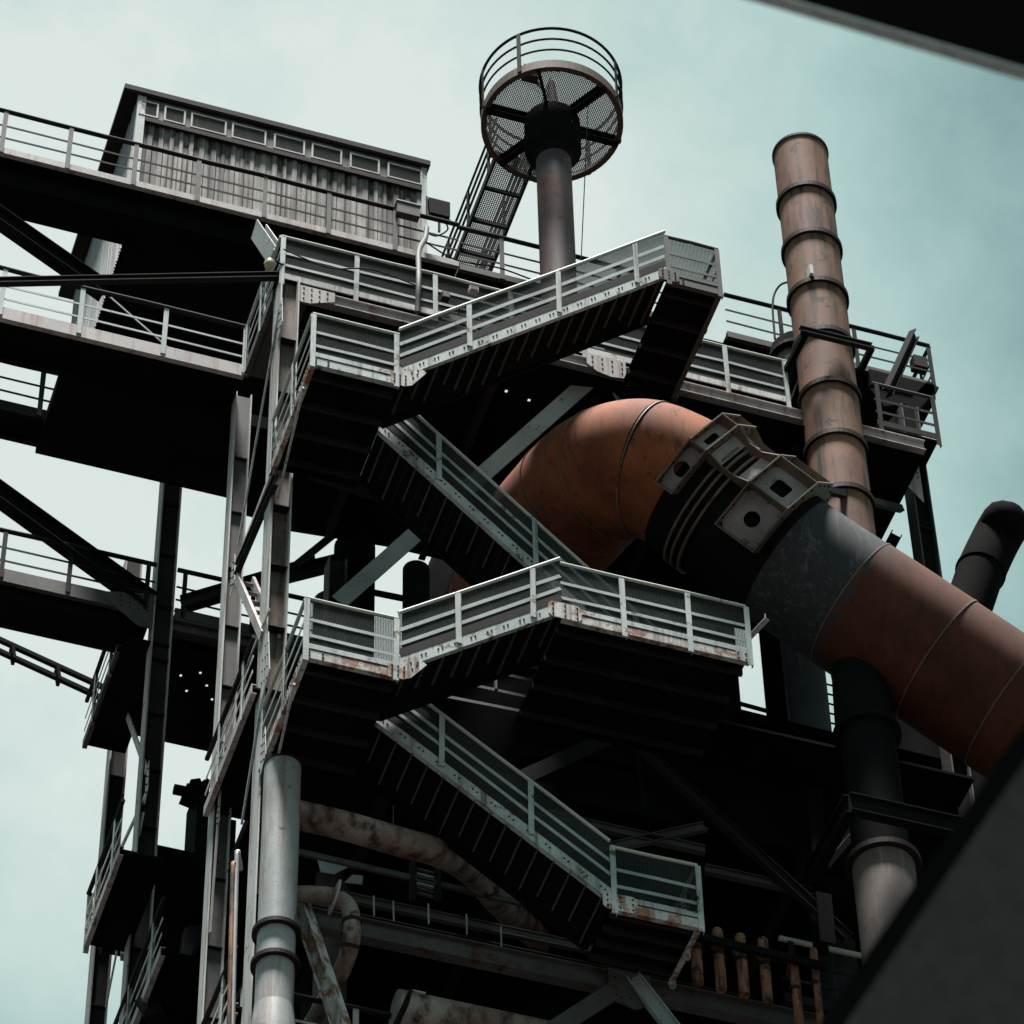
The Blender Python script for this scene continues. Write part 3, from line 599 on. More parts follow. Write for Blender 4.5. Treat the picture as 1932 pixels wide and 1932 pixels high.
c = P(1735,690,Y=43.2); t = thing('floodlight', 'small dark floodlight on the right end of the upper gallery rail', 'floodlight', c)
q = MB(); q.box(c + V((-.15,-.1,-.13)), c + V((.13,.1,.18))); q.build('lamp_housing', M['dark2'], t); q = MB(); q.bar(c + V((0,0,-.13)), c + V((0,0,-.5)), .04, .04); q.build('bracket', M['dark2'], t)

# ------------------------------------------------------------------ the big orange duct (downcomer)
_d0 = (38.5 - CAM.y) / (FWD + RGT*((1690-966)/FPX) - UPV*((1194-966)/FPX)).y      # distance of the duct axis beside the chimney
path = smooth_path([P(x, y, D=_d0 + k) for x, y, k in ((965,1140,5.6), (1005,1045,4.3), (1070,965,2.8), (1130,905,2.1), (1205,883,1.5), (1275,905,1.22), (1340,950,1.0), (1500,1068,.53), (1680,1187,.02), (1860,1306,-.46), (2060,1438,-1.0))], 10)
RD = 1.09
D_ = thing('gas_duct', 'huge orange rusty gas duct bending down to the right', 'duct', path[60])
_ax = (path[95]-path[70]).normalized()
RUN = material('brown_rust_run', (.165,.050,.020), (.085,.026,.013), (.09,.035,.022), .25, .8, streak=(.07,.028,.020), streak_amt=.38, sx=8, sz=.25, fine=.55, zone=(tuple(path[76] + _ax*.1), tuple(_ax), .10, (.055,.056,.064), (.20,.20,.22)))
cuts = [0, 14, 24, 33, 43, 55, 69, 76, 85, 92, 100]
for k in range(len(cuts)-1):
    seg_ = path[cuts[k]:cuts[k+1]+1]; r = RD + (.012 if k % 2 else 0)
    q = MB(); q.tube(seg_, r, 72, False); q.build('pipe_section', M['dark'] if k == 5 else RUN if k > 5 else M['duct'], D_)
    if k and k != 6 and k != 5:
        q = MB(); i = cuts[k]; q.ring(path[i], path[i+1]-path[i-1], RD-.01, RD+.020, .025, 72); q.build('seam', M['collar_rim'], D_)
def frame_at(i):
    t_ = (path[i+1]-path[i-1]).normalized(); v = V((0,0,1)); v = (v - t_*v.dot(t_)).normalized(); return t_, v, t_.cross(v)
def build_collar(i0, i1, rot, shapes, rin=1.24, rout=1.42, n=10, ks=(8,9,0,1,2)):
    A, B, t_, v, s_, pt = collar_frame(i0, i1)
    for c, sg in ((A, -1), (B, 1)):
        q = MB(); bo = MB()
        for k in ks:
            a0, a1 = rot + 2*math.pi*k/n, rot + 2*math.pi*(k+1)/n
            q.prism([pt(c - t_*.012, a0, RD-.02), pt(c - t_*.012, a0, rout), pt(c - t_*.012, a1, rout), pt(c - t_*.012, a1, RD-.02)], t_*.024)
            for f_ in (.18, .5, .82):
                m_ = lerp(pt(c, a0, rout-.06), pt(c, a1, rout-.06), f_); bo.tube([m_ - t_*.035, m_ + t_*.035], .018, 6, True, False)
        q.build('collar_rim', M['collar_rim'], D_, extra=bo, emat=M['dark2'])
    for k in ks:
        a0, a1 = rot + 2*math.pi*k/n, rot + 2*math.pi*(k+1)/n
        a, b = A + t_*.013, B - t_*.013
        p00, p01, p11, p10 = pt(a, a0, rin), pt(b, a0, rin), pt(b, a1, rin), pt(a, a1, rin)
        shp = shapes[k]; q = MB()
        cen = (p00+p01+p11+p10)/4; ux = (p01-p00)/2; uy = (p10-p00)/2; m = 24; outer = []; inner = []
        for i in range(m):
            an = 2*math.pi*(i+.5)/m; cx, cy = math.cos(an), math.sin(an); sc = 1/max(abs(cx), abs(cy))
            outer.append(cen + ux*cx*sc + uy*cy*sc)
            if shp == 'square': inner.append(cen + (ux*cx + uy*cy)*sc*.40)
            elif shp == 'round':
                rr = .13; inner.append(cen + ux.normalized()*cx*rr + uy.normalized()*cy*rr)
            else: inner.append(cen)
        q.add(outer + inner, [(i, (i+1) % m, m + (i+1) % m, m + i) for i in range(m)]); q.build('collar_panel', M['collar'], D_)
        q = MB(); q.prism([pt(a, a0, RD), pt(b, a0, RD), pt(b, a0, rout-.01), pt(a, a0, rout-.01)], (t_.cross(pt(a,a0,1)-a)).normalized()*.014); q.build('collar_rib', M['collar_rim'], D_)
    q = MB(); q.prism([pt(a, a1, RD), pt(b, a1, RD), pt(b, a1, rout-.01), pt(a, a1, rout-.01)], (t_.cross(pt(a,a1,1)-a)).normalized()*-.014); q.build('collar_rib', M['collar_rim'], D_)
def collar_frame(i0, i1):
    A, B = path[i0], path[i1]; t_ = (B-A).normalized(); v = (V((0,0,1)) - t_*t_.z).normalized(); s_ = t_.cross(v)
    return A, B, t_, v, s_, (lambda c, ang, r: c + (v*math.cos(ang) + s_*math.sin(ang))*r)
build_collar(53, 58, R_(43), {8:'round',9:'square',0:'round',1:'square',2:'round'})
build_collar(64, 68, R_(43), {8:'round',9:'square',0:'round',1:'square',2:'round'})
for i in (60, 61, 62):
    q = MB(); q.ring(path[i], path[i+1]-path[i-1], RD-.02, RD+.07, .04, 64); q.build('bellows_ring', M['collar_rim'], D_)
# lug plates that bridge the two collars
A, B, t_, v, s_, pt = collar_frame(58, 64)
for ang in (43, 79, 115, 7):
    a = R_(ang); q = MB(); q.prism([pt(A, a, RD), pt(A, a, 1.41), pt(lerp(A,B,.35), a, 1.27), pt(lerp(A,B,.65), a, 1.27), pt(B, a, 1.41), pt(B, a, RD)], t_.cross(pt(A,a,1)-A).normalized()*.02); q.build('tie_lug', M['collar_rim'], D_)
for a0, a1 in ((43,79),(79,115)):
    a0, a1 = R_(a0), R_(a1); m0, m1 = lerp(A,B,.30), lerp(A,B,.70); q = MB()
    q.prism([pt(A, a0, 1.21), pt(m0, a0, 1.17), pt(m0, a1, 1.17), pt(A, a1, 1.21)], pt(A, (a0+a1)/2, .015) - A); q.build('collar_panel', M['collar'], D_)
    q = MB(); q.prism([pt(B, a0, 1.21), pt(m1, a0, 1.17), pt(m1, a1, 1.17), pt(B, a1, 1.21)], pt(A, (a0+a1)/2, .015) - A); q.build('collar_panel', M['collar'], D_)
# grey branch under the duct running down to the standpipe
cb = path[74] + V((0,-.10,0))
G_ = thing('branch_pipe', 'grey dusted branch dropping from the orange duct to a standpipe', 'pipe', (cb.x, cb.y, 38))
e1 = cb + V((.45,.4,-3.4))
q = MB(); q.tube([V((e1.x,e1.y,e1.z+3.0)), V((e1.x,e1.y,e1.z-3.2))], .42, 32); q.build('standpipe', M['dark'], G_)
q = MB(); q.ring(V((e1.x,e1.y,e1.z+.6)), (0,0,1), .40, .52, .10, 36); q.build('flange', M['dark'], G_)
e2 = P(1672,1680,Y=e1.y)
q = MB(); q.tube([V((e2.x,e2.y,e2.z-3)), V((e2.x,e2.y,e2.z+.55))], .46, 36); q.build('lower_standpipe', M['standbrown'], G_)
q = MB(); q.ring(V((e2.x,e2.y,e2.z+.50)), (0,0,1), .42, .56, .10, 36); q.build('flange', M['band'], G_)

# ------------------------------------------------------------------ left footbridges and galleries
M1 = gallery('left footbridge with pink fascia ending at the brown column', 3.5, 10.0, 42.5, .9, 56.0, fr(3.5, 10.0, (4.2, P(3,560,Y=42.5).x, P(152,590,Y=42.5).x, P(310,625,Y=42.5).x, P(462,660,Y=42.5).x)), name='footbridge', fascia='pink', fh=.30, back=False, railm=('dark2','midrail','midrail'))
M2 = gallery('dark rear footbridge behind the one with the pink fascia', 3.5, 10.2, 44.45, .62, 56.0, fr(3.5, 10.2, (4.5, 5.2, 6.9, 8.4, 9.9)), name='footbridge', fascia='dark', fh=.25, back=False, railm=('dark2','dark2','dark2'))
single('bridge_floor', MB().slab(7.0, 12.4, 43.35, 45.05, 55.62, 55.92), M['shade_black'], 'black plate joining the two left footbridges below the shed', 'floor')
GB = thing('side_gallery', 'short receding gallery from column head to the left footbridge', 'gallery', (10.0, 41.5, 55.8))
q = MB(); q.channel((10.0, 40.7, 55.9), (10.0, 42.5, 55.9), .22, .07, (1,0,0)); q.slab(10.02, 10.6, 40.7, 42.5, 55.86, 55.9); q.build('floor_frame', M['mid'], GB)
railing(GB, (10.0, 40.7, 56.0), (10.0, 42.45, 56.0), (.45, .97), out_=(-1,0,0), mesh=False)
def side_gallery(label, X, za, ya, yb, zb=None, group='receding side galleries on the left of the tower', depth=.8, dark=False):
    zb = za if zb is None else zb
    t = thing('side_gallery', label, 'gallery', (X, ya, min(za, zb)), group)
    q = MB(); q.channel((X, ya, za-.04), (X, yb, zb-.04), .20, .07, (1,0,0)); q.build('side_fascia', M['pink'] if not dark else M['mid'], t)
    if za == zb:
        q = MB(); q.slab(X+.02, X+depth, ya, yb, za-.04, za); q.build('floor_plate', M['shade_black'], t)
    else:
        for i in range(int((yb-ya)/.28)):
            c = lerp((X,ya,za),(X,yb,zb),(i+.5)/int((yb-ya)/.28)); q = MB(); q.box((X+.02,c.y-.12,c.z-.03),(X+depth,c.y+.12,c.z)); q.build('tread', M['grating'], t)
    n = max(2, int((yb-ya)/1.3)); railing(t, (X, ya, za), (X, yb, zb), [(i+.4)/n for i in range(n)], out_=(-1,0,0), mesh=False, mr=('dark2','column_side','paint'), rail_r=.04)
    return t
SG1 = side_gallery('receding gallery left of the brown column at middle landing height', 9.90, 46.05, 40.5, 43.2)
p = P(476, 1690, X=9.9); SG2 = side_gallery('receding gallery behind the pale pipe at the bottom left', 9.9, p.z-1.3, max(p.y-.6, 40.75), p.y+4)
p = P(500, 1790, X=10.4); SG3 = side_gallery('lowest receding gallery tucked behind the pale pipe', 10.35, p.z-1.0, max(p.y+.2, 40.75), p.y+4)
SG4 = side_gallery('receding rail on the slab edge behind the lower left footbridge', 9.45, 55.5, 48.9, 51.4, dark=True)
p = P(162,1770,X=9.3); SG5 = side_gallery('small hanging balcony at the far left of the tower', 9.3, p.z, p.y-2.2, p.y+.1, depth=.75)
railing(SG5, (9.3, p.y+.1, p.z), (10.0, p.y+.1, p.z), (.05,.95), out_=(0,1,0), mesh=False, mr=('dark2','column_side','paint'))
p = P(300,1735,X=10.0); SG6 = side_gallery('receding gallery between the two leftmost columns near the bottom', 9.95, p.z-1.1, p.y-.5, p.y+4)
LB = gallery('lower left footbridge running into the dark pale-edged column', 3.5, 9.95, 48.42, .95, 56.2, fr(3.5, 9.95, (5, P(5,1060,Y=48.4).x, P(130,1090,Y=48.4).x, 9.8)), name='footbridge', fascia='mid', fh=.32, back=True, railm=('dark2','dark2','dark2'))
q = MB(); q.slab(3.5, 9.9, 48.55, 49.3, 55.75, 56.1); q.build('underframe', M['shade_black'], LB)
single('tie_beam', MB().ibeam((10.3, 48.5, 55.9), (16, 48.5, 55.9), .36, .2), M['mid'], 'grey beam running right from the footbridge column behind the tower', 'beam', 'horizontal beams of the tower face')
gusset(LB, [V((9.05,48.40,56.15)), V((9.05,48.40,56.32)), V((9.95,48.40,56.55)), V((9.95,48.40,55.6)), V((9.7,48.40,55.62))], .012, 'mid', grid_rivets((9.35,56.05),(9.85,56.4),4,4,48.40))
brace('thick black truss diagonal falling to the lower left footbridge', P(-60,890,Y=48.45), P(283,1138,Y=48.45), .30, .38, 'dark', nm='truss_diagonal', grp='truss diagonals at the left')
brace('thick black truss diagonal crossing the left footbridge below the shed', P(-60,370,Y=42.9), P(200,552,Y=43.2), .26, .34, 'dark', nm='truss_diagonal', grp='truss diagonals at the left')
brace('pale thin continuation bars crossing behind the left footbridge rail', P(190,545,Y=43.5), P(430,755,Y=43.5), .02, .03, 'midrail', nm='truss_diagonal', grp='truss diagonals at the left', rods=True)
brace('dark level tie bar from the brown column head out to the left', P(-60,533,Y=40.7), P(528,521,Y=40.6), .12, .13, 'dark2', nm='tie_bar', grp='tie bars at the left')
t = thing('tie_bar', 'double black tie rod reaching down from the left to the farthest column', 'tie rod', P(225,1322,Y=51.4))
for dy in (0, 22):
    q = MB(); q.bar(P(-60,1180+dy,Y=51.4), P(228,1312+dy,Y=51.4), .09, .09); q.build('rod', M['dark'], t)
for x, y in ((30,1232),(115,1272),(205,1312)):
    q = MB(); q.bar(P(x-8,y-12,Y=51.38), P(x-4,y+16,Y=51.38), .2, .06); q.build('spacer', M['dark'], t)
brace('dark raking brace from footbridge column up to the grey column', P(345,1140,Y=48.4), P(600,1065,Y=47.6), .2, .30, 'dark2', nm='truss_diagonal', grp='truss diagonals at the left')

# dark floors and plant in the left rear bay
hs = []
for (x, y) in ((353,1228),(366,1250),(378,1270),(414,1276),(390,1294),(341,1275),(352,1304),(400,1320)):
    p = P(x, y, Z=55.3); hs.append((p.x-.022, p.y-.03, .044, .06))
single('rear_floor', MB().slab(9.5, 16.0, 49.38, 50.75, 55.3, 55.315, hs), M['shade_black'], 'black floor plate with pinholes of light behind the footbridge column', 'floor', 'floors of the rear bay')
p = P(350,1605,Y=48.7)
single('rear_floor', MB().slab(10.0, 15.5, 48.7, 51.2, p.z-.35, p.z), M['shade_black'], 'black floor carrying the winch, low between the left columns', 'floor', 'floors of the rear bay')
w = thing('winch', 'black winch machine with a sloping arm silhouetted against the sky', 'machine', P(380,1600,Y=49.0))
a = P(385,1500,Y=49.0)
q = MB(); q.bar(P(345,1497,Y=49), P(440,1535,Y=49), .3, .26); q.build('arm', M['dark'], w)
q = MB(); q.tube([P(352,1490,Y=49), P(362,1494,Y=49), P(372,1502,Y=49)], [.2,.28,.18], 14); q.tube([P(328,1489,Y=49), P(352,1494,Y=49)], .1, 10); q.build('head', M['dark'], w)
q = MB(); q.bar(P(381,1512,Y=49), P(391,1478,Y=49), .1, .12); q.bar(P(393,1474,Y=49), P(378,1484,Y=49), .1, .09); q.build('lever', M['dark'], w)
q = MB(); q.box(P(366,1620,Y=48.9), P(384,1510,Y=49.3) + V((0,.4,0))); q.bar(P(384,1530,Y=49), P(430,1570,Y=49), .15, .18); q.build('post', M['dark'], w)
q = MB(); q.box(P(376,1640,Y=49.4), P(446,1548,Y=49.4) + V((0,.8,0))); q.build('cabinet', M['dark'], w)
single('rear_pipe', MB().tube([P(366,1840,Y=50.3), P(385,1650,Y=50.3)], .28, 20), M['duct_grey'], 'grey violet standing pipe behind the winch floor', 'pipe')
t = thing('lantern', 'dark green box lantern hanging low between the left columns', 'lamp', P(290,1900,Y=47))
c = P(287,1890,Y=47); q = MB(); q.prism([c + V((-.30,0,-.05)), c + V((-.12,0,-.34)), c + V((.20,0,-.15)), c + V((.05,0,.22))], (.2,.35,.1)); q.build('housing', M['dark2'], t)
q = MB(); q.prism([c + V((-.26,-.012,-.05)), c + V((-.12,-.012,-.28)), c + V((-.04,-.012,-.05)), c + V((-.13,-.012,.08))], (0,.01,0)); q.build('lens', M['mesh'], t)
q = MB(); q.bar(c + V((0,.1,.2)), c + V((0,.1,1.2)), .03, .03); q.build('hanger', M['dark2'], t)

# ------------------------------------------------------------------ pale standpipe with branches (front left bottom)
PY = 39.95
pt0, pt1 = P(532,1448,Y=PY), P(518,1905,Y=PY); px = (pt0.x+pt1.x)/2
PP = thing('pale_standpipe', 'thick pale weathered standpipe in front of the brown column', 'pipe', (px, PY, 34))
zc = pt0.z
q = MB(); q.tube([(px,PY,pt1.z),(px,PY,zc)], .268, 36, True); q.build('pipe', M['palepipe'], PP)
q = MB(); q.tube([(px,PY,pt1.z-3),(px,PY,pt1.z-1),(px,PY,pt1.z-.35),(px,PY,pt1.z-.005)], [.36,.345,.31,.272], 36, True); q.build('pipe_foot', M['palepipe'], PP)
q = MB(); q.ring((px,PY,zc), (0,0,1), .255, .285, .035, 36); q.build('top_rim', M['band'], PP)
for x, y in ((523,1737),(520,1797)):
    z_ = P(x, y, Y=PY-.27).z; q = MB(); q.ring((px,PY,z_), (0,0,1), .26, .345, .07, 36); q.build('clamp_band', M['band'], PP)
br = smooth_path([(px+.2, PY+.05, P(560,1532,Y=PY).z), P(650,1558,Y=PY+.1), P(760,1590,Y=PY+.3), P(830,1610,Y=PY+.6), P(890,1645,Y=PY+1.6), P(960,1720,Y=PY+3.0), P(1080,1830,Y=PY+6.5)], 8)
q = MB(); q.tube(br, .215, 28); q.build('branch', M['rustpipe'], PP)
sp = smooth_path([(px+.2, PY+.1, P(560,1680,Y=PY).z), P(600,1688,Y=PY+.1), P(635,1694,Y=PY+.1), P(658,1712,Y=PY+.1), P(664,1745,Y=PY+.1), P(661,1785,Y=PY+.2), P(645,1830,Y=PY+.5), P(615,1885,Y=PY+1.3), P(580,1945,Y=PY+2.4)], 8)
q = MB(); q.tube(sp, .125, 20); q.build('elbow_branch', M['rustpipe'], PP)
q = MB(); q.ring(sp[15], sp[16]-sp[14], .10, .26, .03, 32); q.build('flange', M['pink'], PP)
for i in (31, 40):
    q = MB(); q.ring(sp[i], sp[i+1]-sp[i-1], .12, .145, .05, 24); q.build('joint_ring', M['band'], PP)
for k, (x0, x1, yt, mt) in enumerate(((447,438,1620,'palepipe'),(440,432,1640,'smallrust'))):
    a, b = P(x0, yt, Y=39.6), P(x1, 1960, Y=39.6); q = MB(); q.tube(smooth_path([a + V((.12,.25,.06)), a + V((.03,.02,.05)), a + V((0,0,-.15)), b], 6), .035, 8)
    single('conduit', q, M[mt], ('thin pale' if k == 0 else 'thin rusty') + ' vertical conduit left of the pale standpipe', 'conduit')

# ------------------------------------------------------------------ lower tower face: beam, props, rails
LBm = thing('face_beam', 'long dull grey beam under the lowest stair flight', 'beam', (15, 40.6, 41.4), 'horizontal beams of the tower face')
q = MB(); q.ibeam((10.45, 40.62, 41.68), (22.0, 40.62, 41.68), .36, .18); q.build('beam', M['mid'], LBm)
gusset(LBm, [V((15.35,40.50,41.25)), V((15.75,40.50,41.15)), V((16.0,40.50,41.3)), V((16.0,40.50,41.86)), V((15.35,40.50,41.86))], .012, 'mid', grid_rivets((15.45,41.35),(15.9,41.7),3,2,40.5))
single('face_beam', MB().ibeam((10.6, 41.8, 43.0), (18, 41.8, 43.0), .22, .14), M['dark2'], 'dim narrow beam above the long dull grey beam', 'beam', 'horizontal beams of the tower face')
brace('pale grooved prop leaning from the standpipe down to the right', P(566,1702,Y=40.35), P(652,1960,Y=39.6), .22, .20, 'paint_rusty', nm='raking_prop', grp='raking props under the lower beam')
brace('pale prop falling right from the lower beam plate', P(1195,1845,Y=40.5), P(1300,1980,Y=40.2), .18, .20, 'midrail', nm='raking_prop', grp='raking props under the lower beam')
brace('dull prop falling left from the lower beam plate', P(1160,1868,Y=40.5), P(1010,1965,Y=40.5), .02, .28, 'mid', nm='raking_prop', grp='raking props under the lower beam', rods=True)
a = P(560,1905,Y=41.2)
LG = gallery('dark lower gallery with pale thin rails at the bottom of the tower', 10.7, 13.3, 41.2, .9, a.z-.9, (.02,.42,.98), fascia='mid', back=False, railm=('dark2','midrail','paint'))
single('rusty_pipe_run', MB().tube([P(745,1905,Y=41.0), P(1150,1990,Y=41.0)], .3, 20), M['rustpipe'], 'rust streaked horizontal pipe along the bottom edge', 'pipe')
t = thing('channel_arm', 'black angled arm with thin bright edges in front of the lower gallery', 'bracket', P(750,1930,Y=40.2))
a, b, c = P(735,1960,Y=40.2), P(772,1880,Y=40.2), P(800,1886,Y=40.2)
q = MB(); q.bar(a, b, .05, .3, (0,-1,.4)); q.build('arm', M['dark'], t); q = MB(); q.bar(b + V((0,-.06,.06)), c + V((0,-.06,.06)), .03, .03); q.build('edge_strip', M['midrail'], t)
# broken glass roof pieces seen behind the branch pipe
single('broken_skylight', MB().prism([P(600,1622,Y=42.4), P(668,1630,Y=42.4), P(632,1648,Y=42.2), P(606,1644,Y=42.3)], (0,.02,0)), M['midrail'], 'pale broken sheet beneath the rusty branch pipe', 'sheet', 'loose sheets behind the branch pipe')
single('broken_skylight', MB().prism([P(665,1650,Y=42.4), P(685,1652,Y=42.4), P(684,1668,Y=42.4), P(650,1664,Y=42.4)], (0,.02,0)), M['palepipe'], 'tiny bright scrap of sheet beside the flanged elbow pipe', 'sheet', 'loose sheets behind the branch pipe')
single('corrugated_scrap', MB().prism([P(722,1455,Y=42), P(735,1450,Y=42), P(760,1478,Y=42), P(728,1488,Y=42)], (0,.02,0)), M['mid'], 'curled scrap of corrugated sheet hanging under the lowest flight', 'sheet')
for i, (x, y0, y1, r) in enumerate(((1311,1785,1850,.082),(1354,1792,1862,.08),(1397,1803,1872,.08),(1440,1810,1885,.078),(1498,1845,1950,.07),(1536,1828,1950,.055))):
    a, b = P(x, y0-22, Y=39.9), P(x+3, y1, Y=39.9)
    t = thing('drain_pipe', ['leftmost','second from left','third from left','fourth from left','fifth from left','rightmost'][i] + ' of the rusty vertical pipes below the lowest landing', 'pipe', b, 'row of rusty pipes')
    q = MB(); q.tube([V((a.x, a.y, b.z-(.05 if i < 4 else 1.5))), V((a.x, a.y, b.z+.05)), a, a + V((0,0,.12)), a + V((.10,.25,.30)), a + V((.25,.7,.55))], r, 16); q.build('pipe', M['smallrust'], t)
    c = lerp(a, b, .35); q = MB(); q.ring(c, a-b, r*.9, r*1.25, .05, 20); q.build('joint', M['band'], t)
single('pipe_clamp_bar', MB().bar(P(1285,1760,Y=39.75), P(1560,1825,Y=39.75), .08, .12), M['dark'], 'dark bar clamping the row of rusty pipes', 'bar')
LG2 = gallery('dim gallery with bright handrail behind the row of rusty pipes', P(1470,1770,Y=41.5).x, 22.0, 41.5, .8, P(1470,1770,Y=41.5).z-1.15, (.05,.4,.8), fascia='dark2', back=False, railm=('rail','dark2','dark2'))

# ------------------------------------------------------------------ the dark heart of the tower: furnace, floors, plant
FU = thing('blast_furnace', 'huge black furnace shaft deep inside the steel tower', 'furnace', (17.3, 48, 0))
q = MB(); q.tube([(17.3,48,0),(17.3,48,30),(17.3,48,40),(17.3,48,52),(17.3,48,57.5),(17.3,48,59)], [4.0,4.0,3.7,3.0,2.6,2.2], 48); q.build('shaft', M['shade_black'], FU)
for z_ in (38, 43, 47.5, 51, 54):
    q = MB(); q.ring((17.3,48,z_), (0,0,1), 2.7, 3.75-.05*(z_-40), .18, 48); q.build('hoop', M['dark'], FU)
hs = []
for (x, y, w_) in ((1280,1558,.12),(1318,1562,.05),(1300,1578,.13),(1322,1588,.06),(1330,1604,.2),(1386,1552,.1),(1398,1566,.1),(1420,1592,.07),(1405,1650,.25),(1428,1655,.08),(800,1537,.03),(808,1539,.03),(816,1541,.03)):
    p = P(x, y, Z=46.2); hs.append((p.x-w_/2, p.y-.03, w_, .06))
fl2 = MB(); fl2.slab(10.6, 24.5, 41.3, 50.2, 46.0, 46.25, [h for h in hs if False])
single('tower_floor', fl2, M['shade_black'], 'black middle floor of the tower behind the lowest stair flight', 'floor')
for i, x in enumerate((12.4, 14.6, 16.8, 19.0)):
    single('floor_joist', MB().ibeam((x, 41.35, 45.86), (x, 50, 45.86), .25, .14), M['dark2'], ['first','second','third','fourth'][i] + ' dark joist from the left under the middle tower floor', 'beam', 'joists under the middle floor')
_a, _b = P(1200,1330,Y=41.38), P(1782,1460,Y=41.38)
single('tower_wall', MB().box((_a.x, 41.33, 46.26), (_b.x, 41.45, P(1420,1376,Y=40.4).z)), M['shade_black'], 'black plate parapet standing on the middle floor under the duct', 'wall')
single('shade_ledge', MB().box((_a.x, 40.4, P(1420,1376,Y=40.4).z+.002), (_b.x, 41.5, P(1420,1376,Y=40.4).z+.06)), M['shade_black'], 'black ledge added to shade the plate parapet under the duct', 'shade_ledge')  # ledge added to keep the sun off the parapet below
single('tower_wall', MB().box((10.7, 50.3, 20), (24, 50.5, 46)), M['shade_black'], 'black rear wall closing the lower tower', 'wall')
single('tower_floor', MB().slab(10.6, 24.5, 42.0, 50.2, 38.2, 38.4), M['shade_black'], 'black bottom floor of the tower below the long grey beam', 'floor')
brace('dim grey diagonal behind the lowest flight rising right', P(990,1465,Y=41.0), P(1150,1392,Y=41.0), .02, .26, 'dark2', rods=True)
brace('dim long diagonal falling right behind the lowest landing', P(1190,1392,Y=41.0), P(1600,1770,Y=41.0), .12, .18, 'dark2')
brace('dim diagonal bar under the right standpipe flange', P(1545,1640,Y=41.0), P(1650,1515,Y=40.0), .12, .22, 'mid')
single('dark_column', MB().ibeam(P(1530,1500,Y=41), P(1556,1790,Y=41),   .3, .25, .02, (0,1,0)), M['dark'], 'dim column below the grey branch near the right standpipe', 'column')
t = thing('pipe_saddle', 'dark square steel frame holding the right standpipe', 'frame', P(1670,1560,Y=e1.y)); c = V((e1.x,e1.y,P(1665,1530,Y=e1.y-.8).z))
for a, b in (((-.8,-.8),(1.3,-.8)),((1.3,-.8),(1.3,.8)),((1.3,.8),(-.8,.8)),((-.8,.8),(-.8,-.8))):
    q = MB(); q.ibeam(c + V((a[0],a[1],0)), c + V((b[0],b[1],0)), .35, .16); q.build('frame_beam', M['dark'], t)
# hand rails glimpsed under the middle flight
t = thing('inner_railing', 'dim grey railing glimpsed under the middle stair flight', 'railing', P(1000,1300,Y=42))
for (x0,y0_,x1,y1_) in ((880,1290,1085,1335),(935,1268,1075,1302),(970,1250,1075,1275),(830,1312,1100,1365)):
    q = MB(); q.bar(P(x0,y0_,Y=41.25), P(x1,y1_,Y=41.25), .02, .06); q.build('rail', M['mid'], t)
for x, y in ((935,1290),(1080,1320)):
    q = MB(); q.bar(P(x,y+12,Y=41.23), P(x,y-30,Y=41.23), .03, .08, (0,1,0)); q.build('post', M['mid'], t)
# vertical dark plant right of the furnace
def stand(lbl, x, y, Y, r, z0, z1, mat, nm='vertical_pipe', grp='dark standing pipes at the right'):
    c = P(x, y, Y=Y); return single(nm, MB().tube([(c.x,c.y,z0),(c.x,c.y,z1)], r, 28), M[mat], lbl, 'pipe', grp)
stand('smooth dark pipe with a bright right edge under the duct', 1528, 1370, 43.2, .36, 38, 53.2, 'duct_grey')
stand('dark thick pipe under the long landing end', 1499, 1400, 44.5, .44, 38, 57, 'shade_black')
stand('dark thick pipe just right of the grey branch standpipe', 1735, 1400, 44.5, .55, 38, 54, 'shade_black')
stand('dark pipe behind the right foreground slab edge', 1850, 1500, 44.5, .6, 38, 53, 'shade_black')
stand('dark pipe under the furnace left of the sky gap', 1335, 1300, 44.5, .55, 38, 55, 'shade_black')
stand('dark pipe right of the stair column in the rear bay', 625, 1050, 46.5, .30, 38, 55.2, 'dark2')
stand('dark thick pipe left of the furnace in the rear bay', 668, 1100, 47.5, .38, 38, 58, 'shade_black')
stand('brown topped dark pipe behind the grey flat brace', 640, 1105, 44.0, .26, 38, 49.9, 'mid')
stand('dark pipe between the sky gap and the furnace', 785, 1080, 46.0, .24, 38, 56, 'dark')
t = thing('ladder', 'black vertical ladder against the sky under the orange duct', 'ladder', P(1570,1430,Y=43))
for x in (1560, 1580):
    a, b = P(x+4,1450,Y=43.6), P(x-8,1270,Y=43.6); q = MB(); q.bar(a, b, .05, .05); q.build('stile', M['dark'], t)
for i in range(9):
    y = 1290 + i*18; q = MB(); q.bar(P(1560+i*.8-4,y,Y=43.6), P(1580+i*.8-4,y+5,Y=43.6), .025, .025); q.build('rung', M['dark'], t)
single('gas_main', MB().tube([P(560,930,Y=46.0), P(900,985,Y=45.8)], .7, 28), M['shade_black'], 'black horizontal gas main below the tower floor', 'pipe')
single('cross_girder', MB().ibeam(P(1385,1350,Y=42.6), P(1800,1452,Y=42.6), .16, .2), M['shade_black'], 'black girder crossing under the orange duct', 'beam', 'girders under the upper gallery')
single('tie_beam', MB().ibeam(P(560,985,Y=46.2), P(790,935,Y=46.2), .22, .16), M['mid'], 'grey raking beam seen in the sky gap right of the brown column', 'beam', 'horizontal beams of the tower face')
single('tie_beam', MB().ibeam(P(540,1085,Y=47.6), P(640,1060,Y=47.6), .26, .2), M['dark2'], 'dark lower beam in the sky gap right of the brown column', 'beam', 'horizontal beams of the tower face')

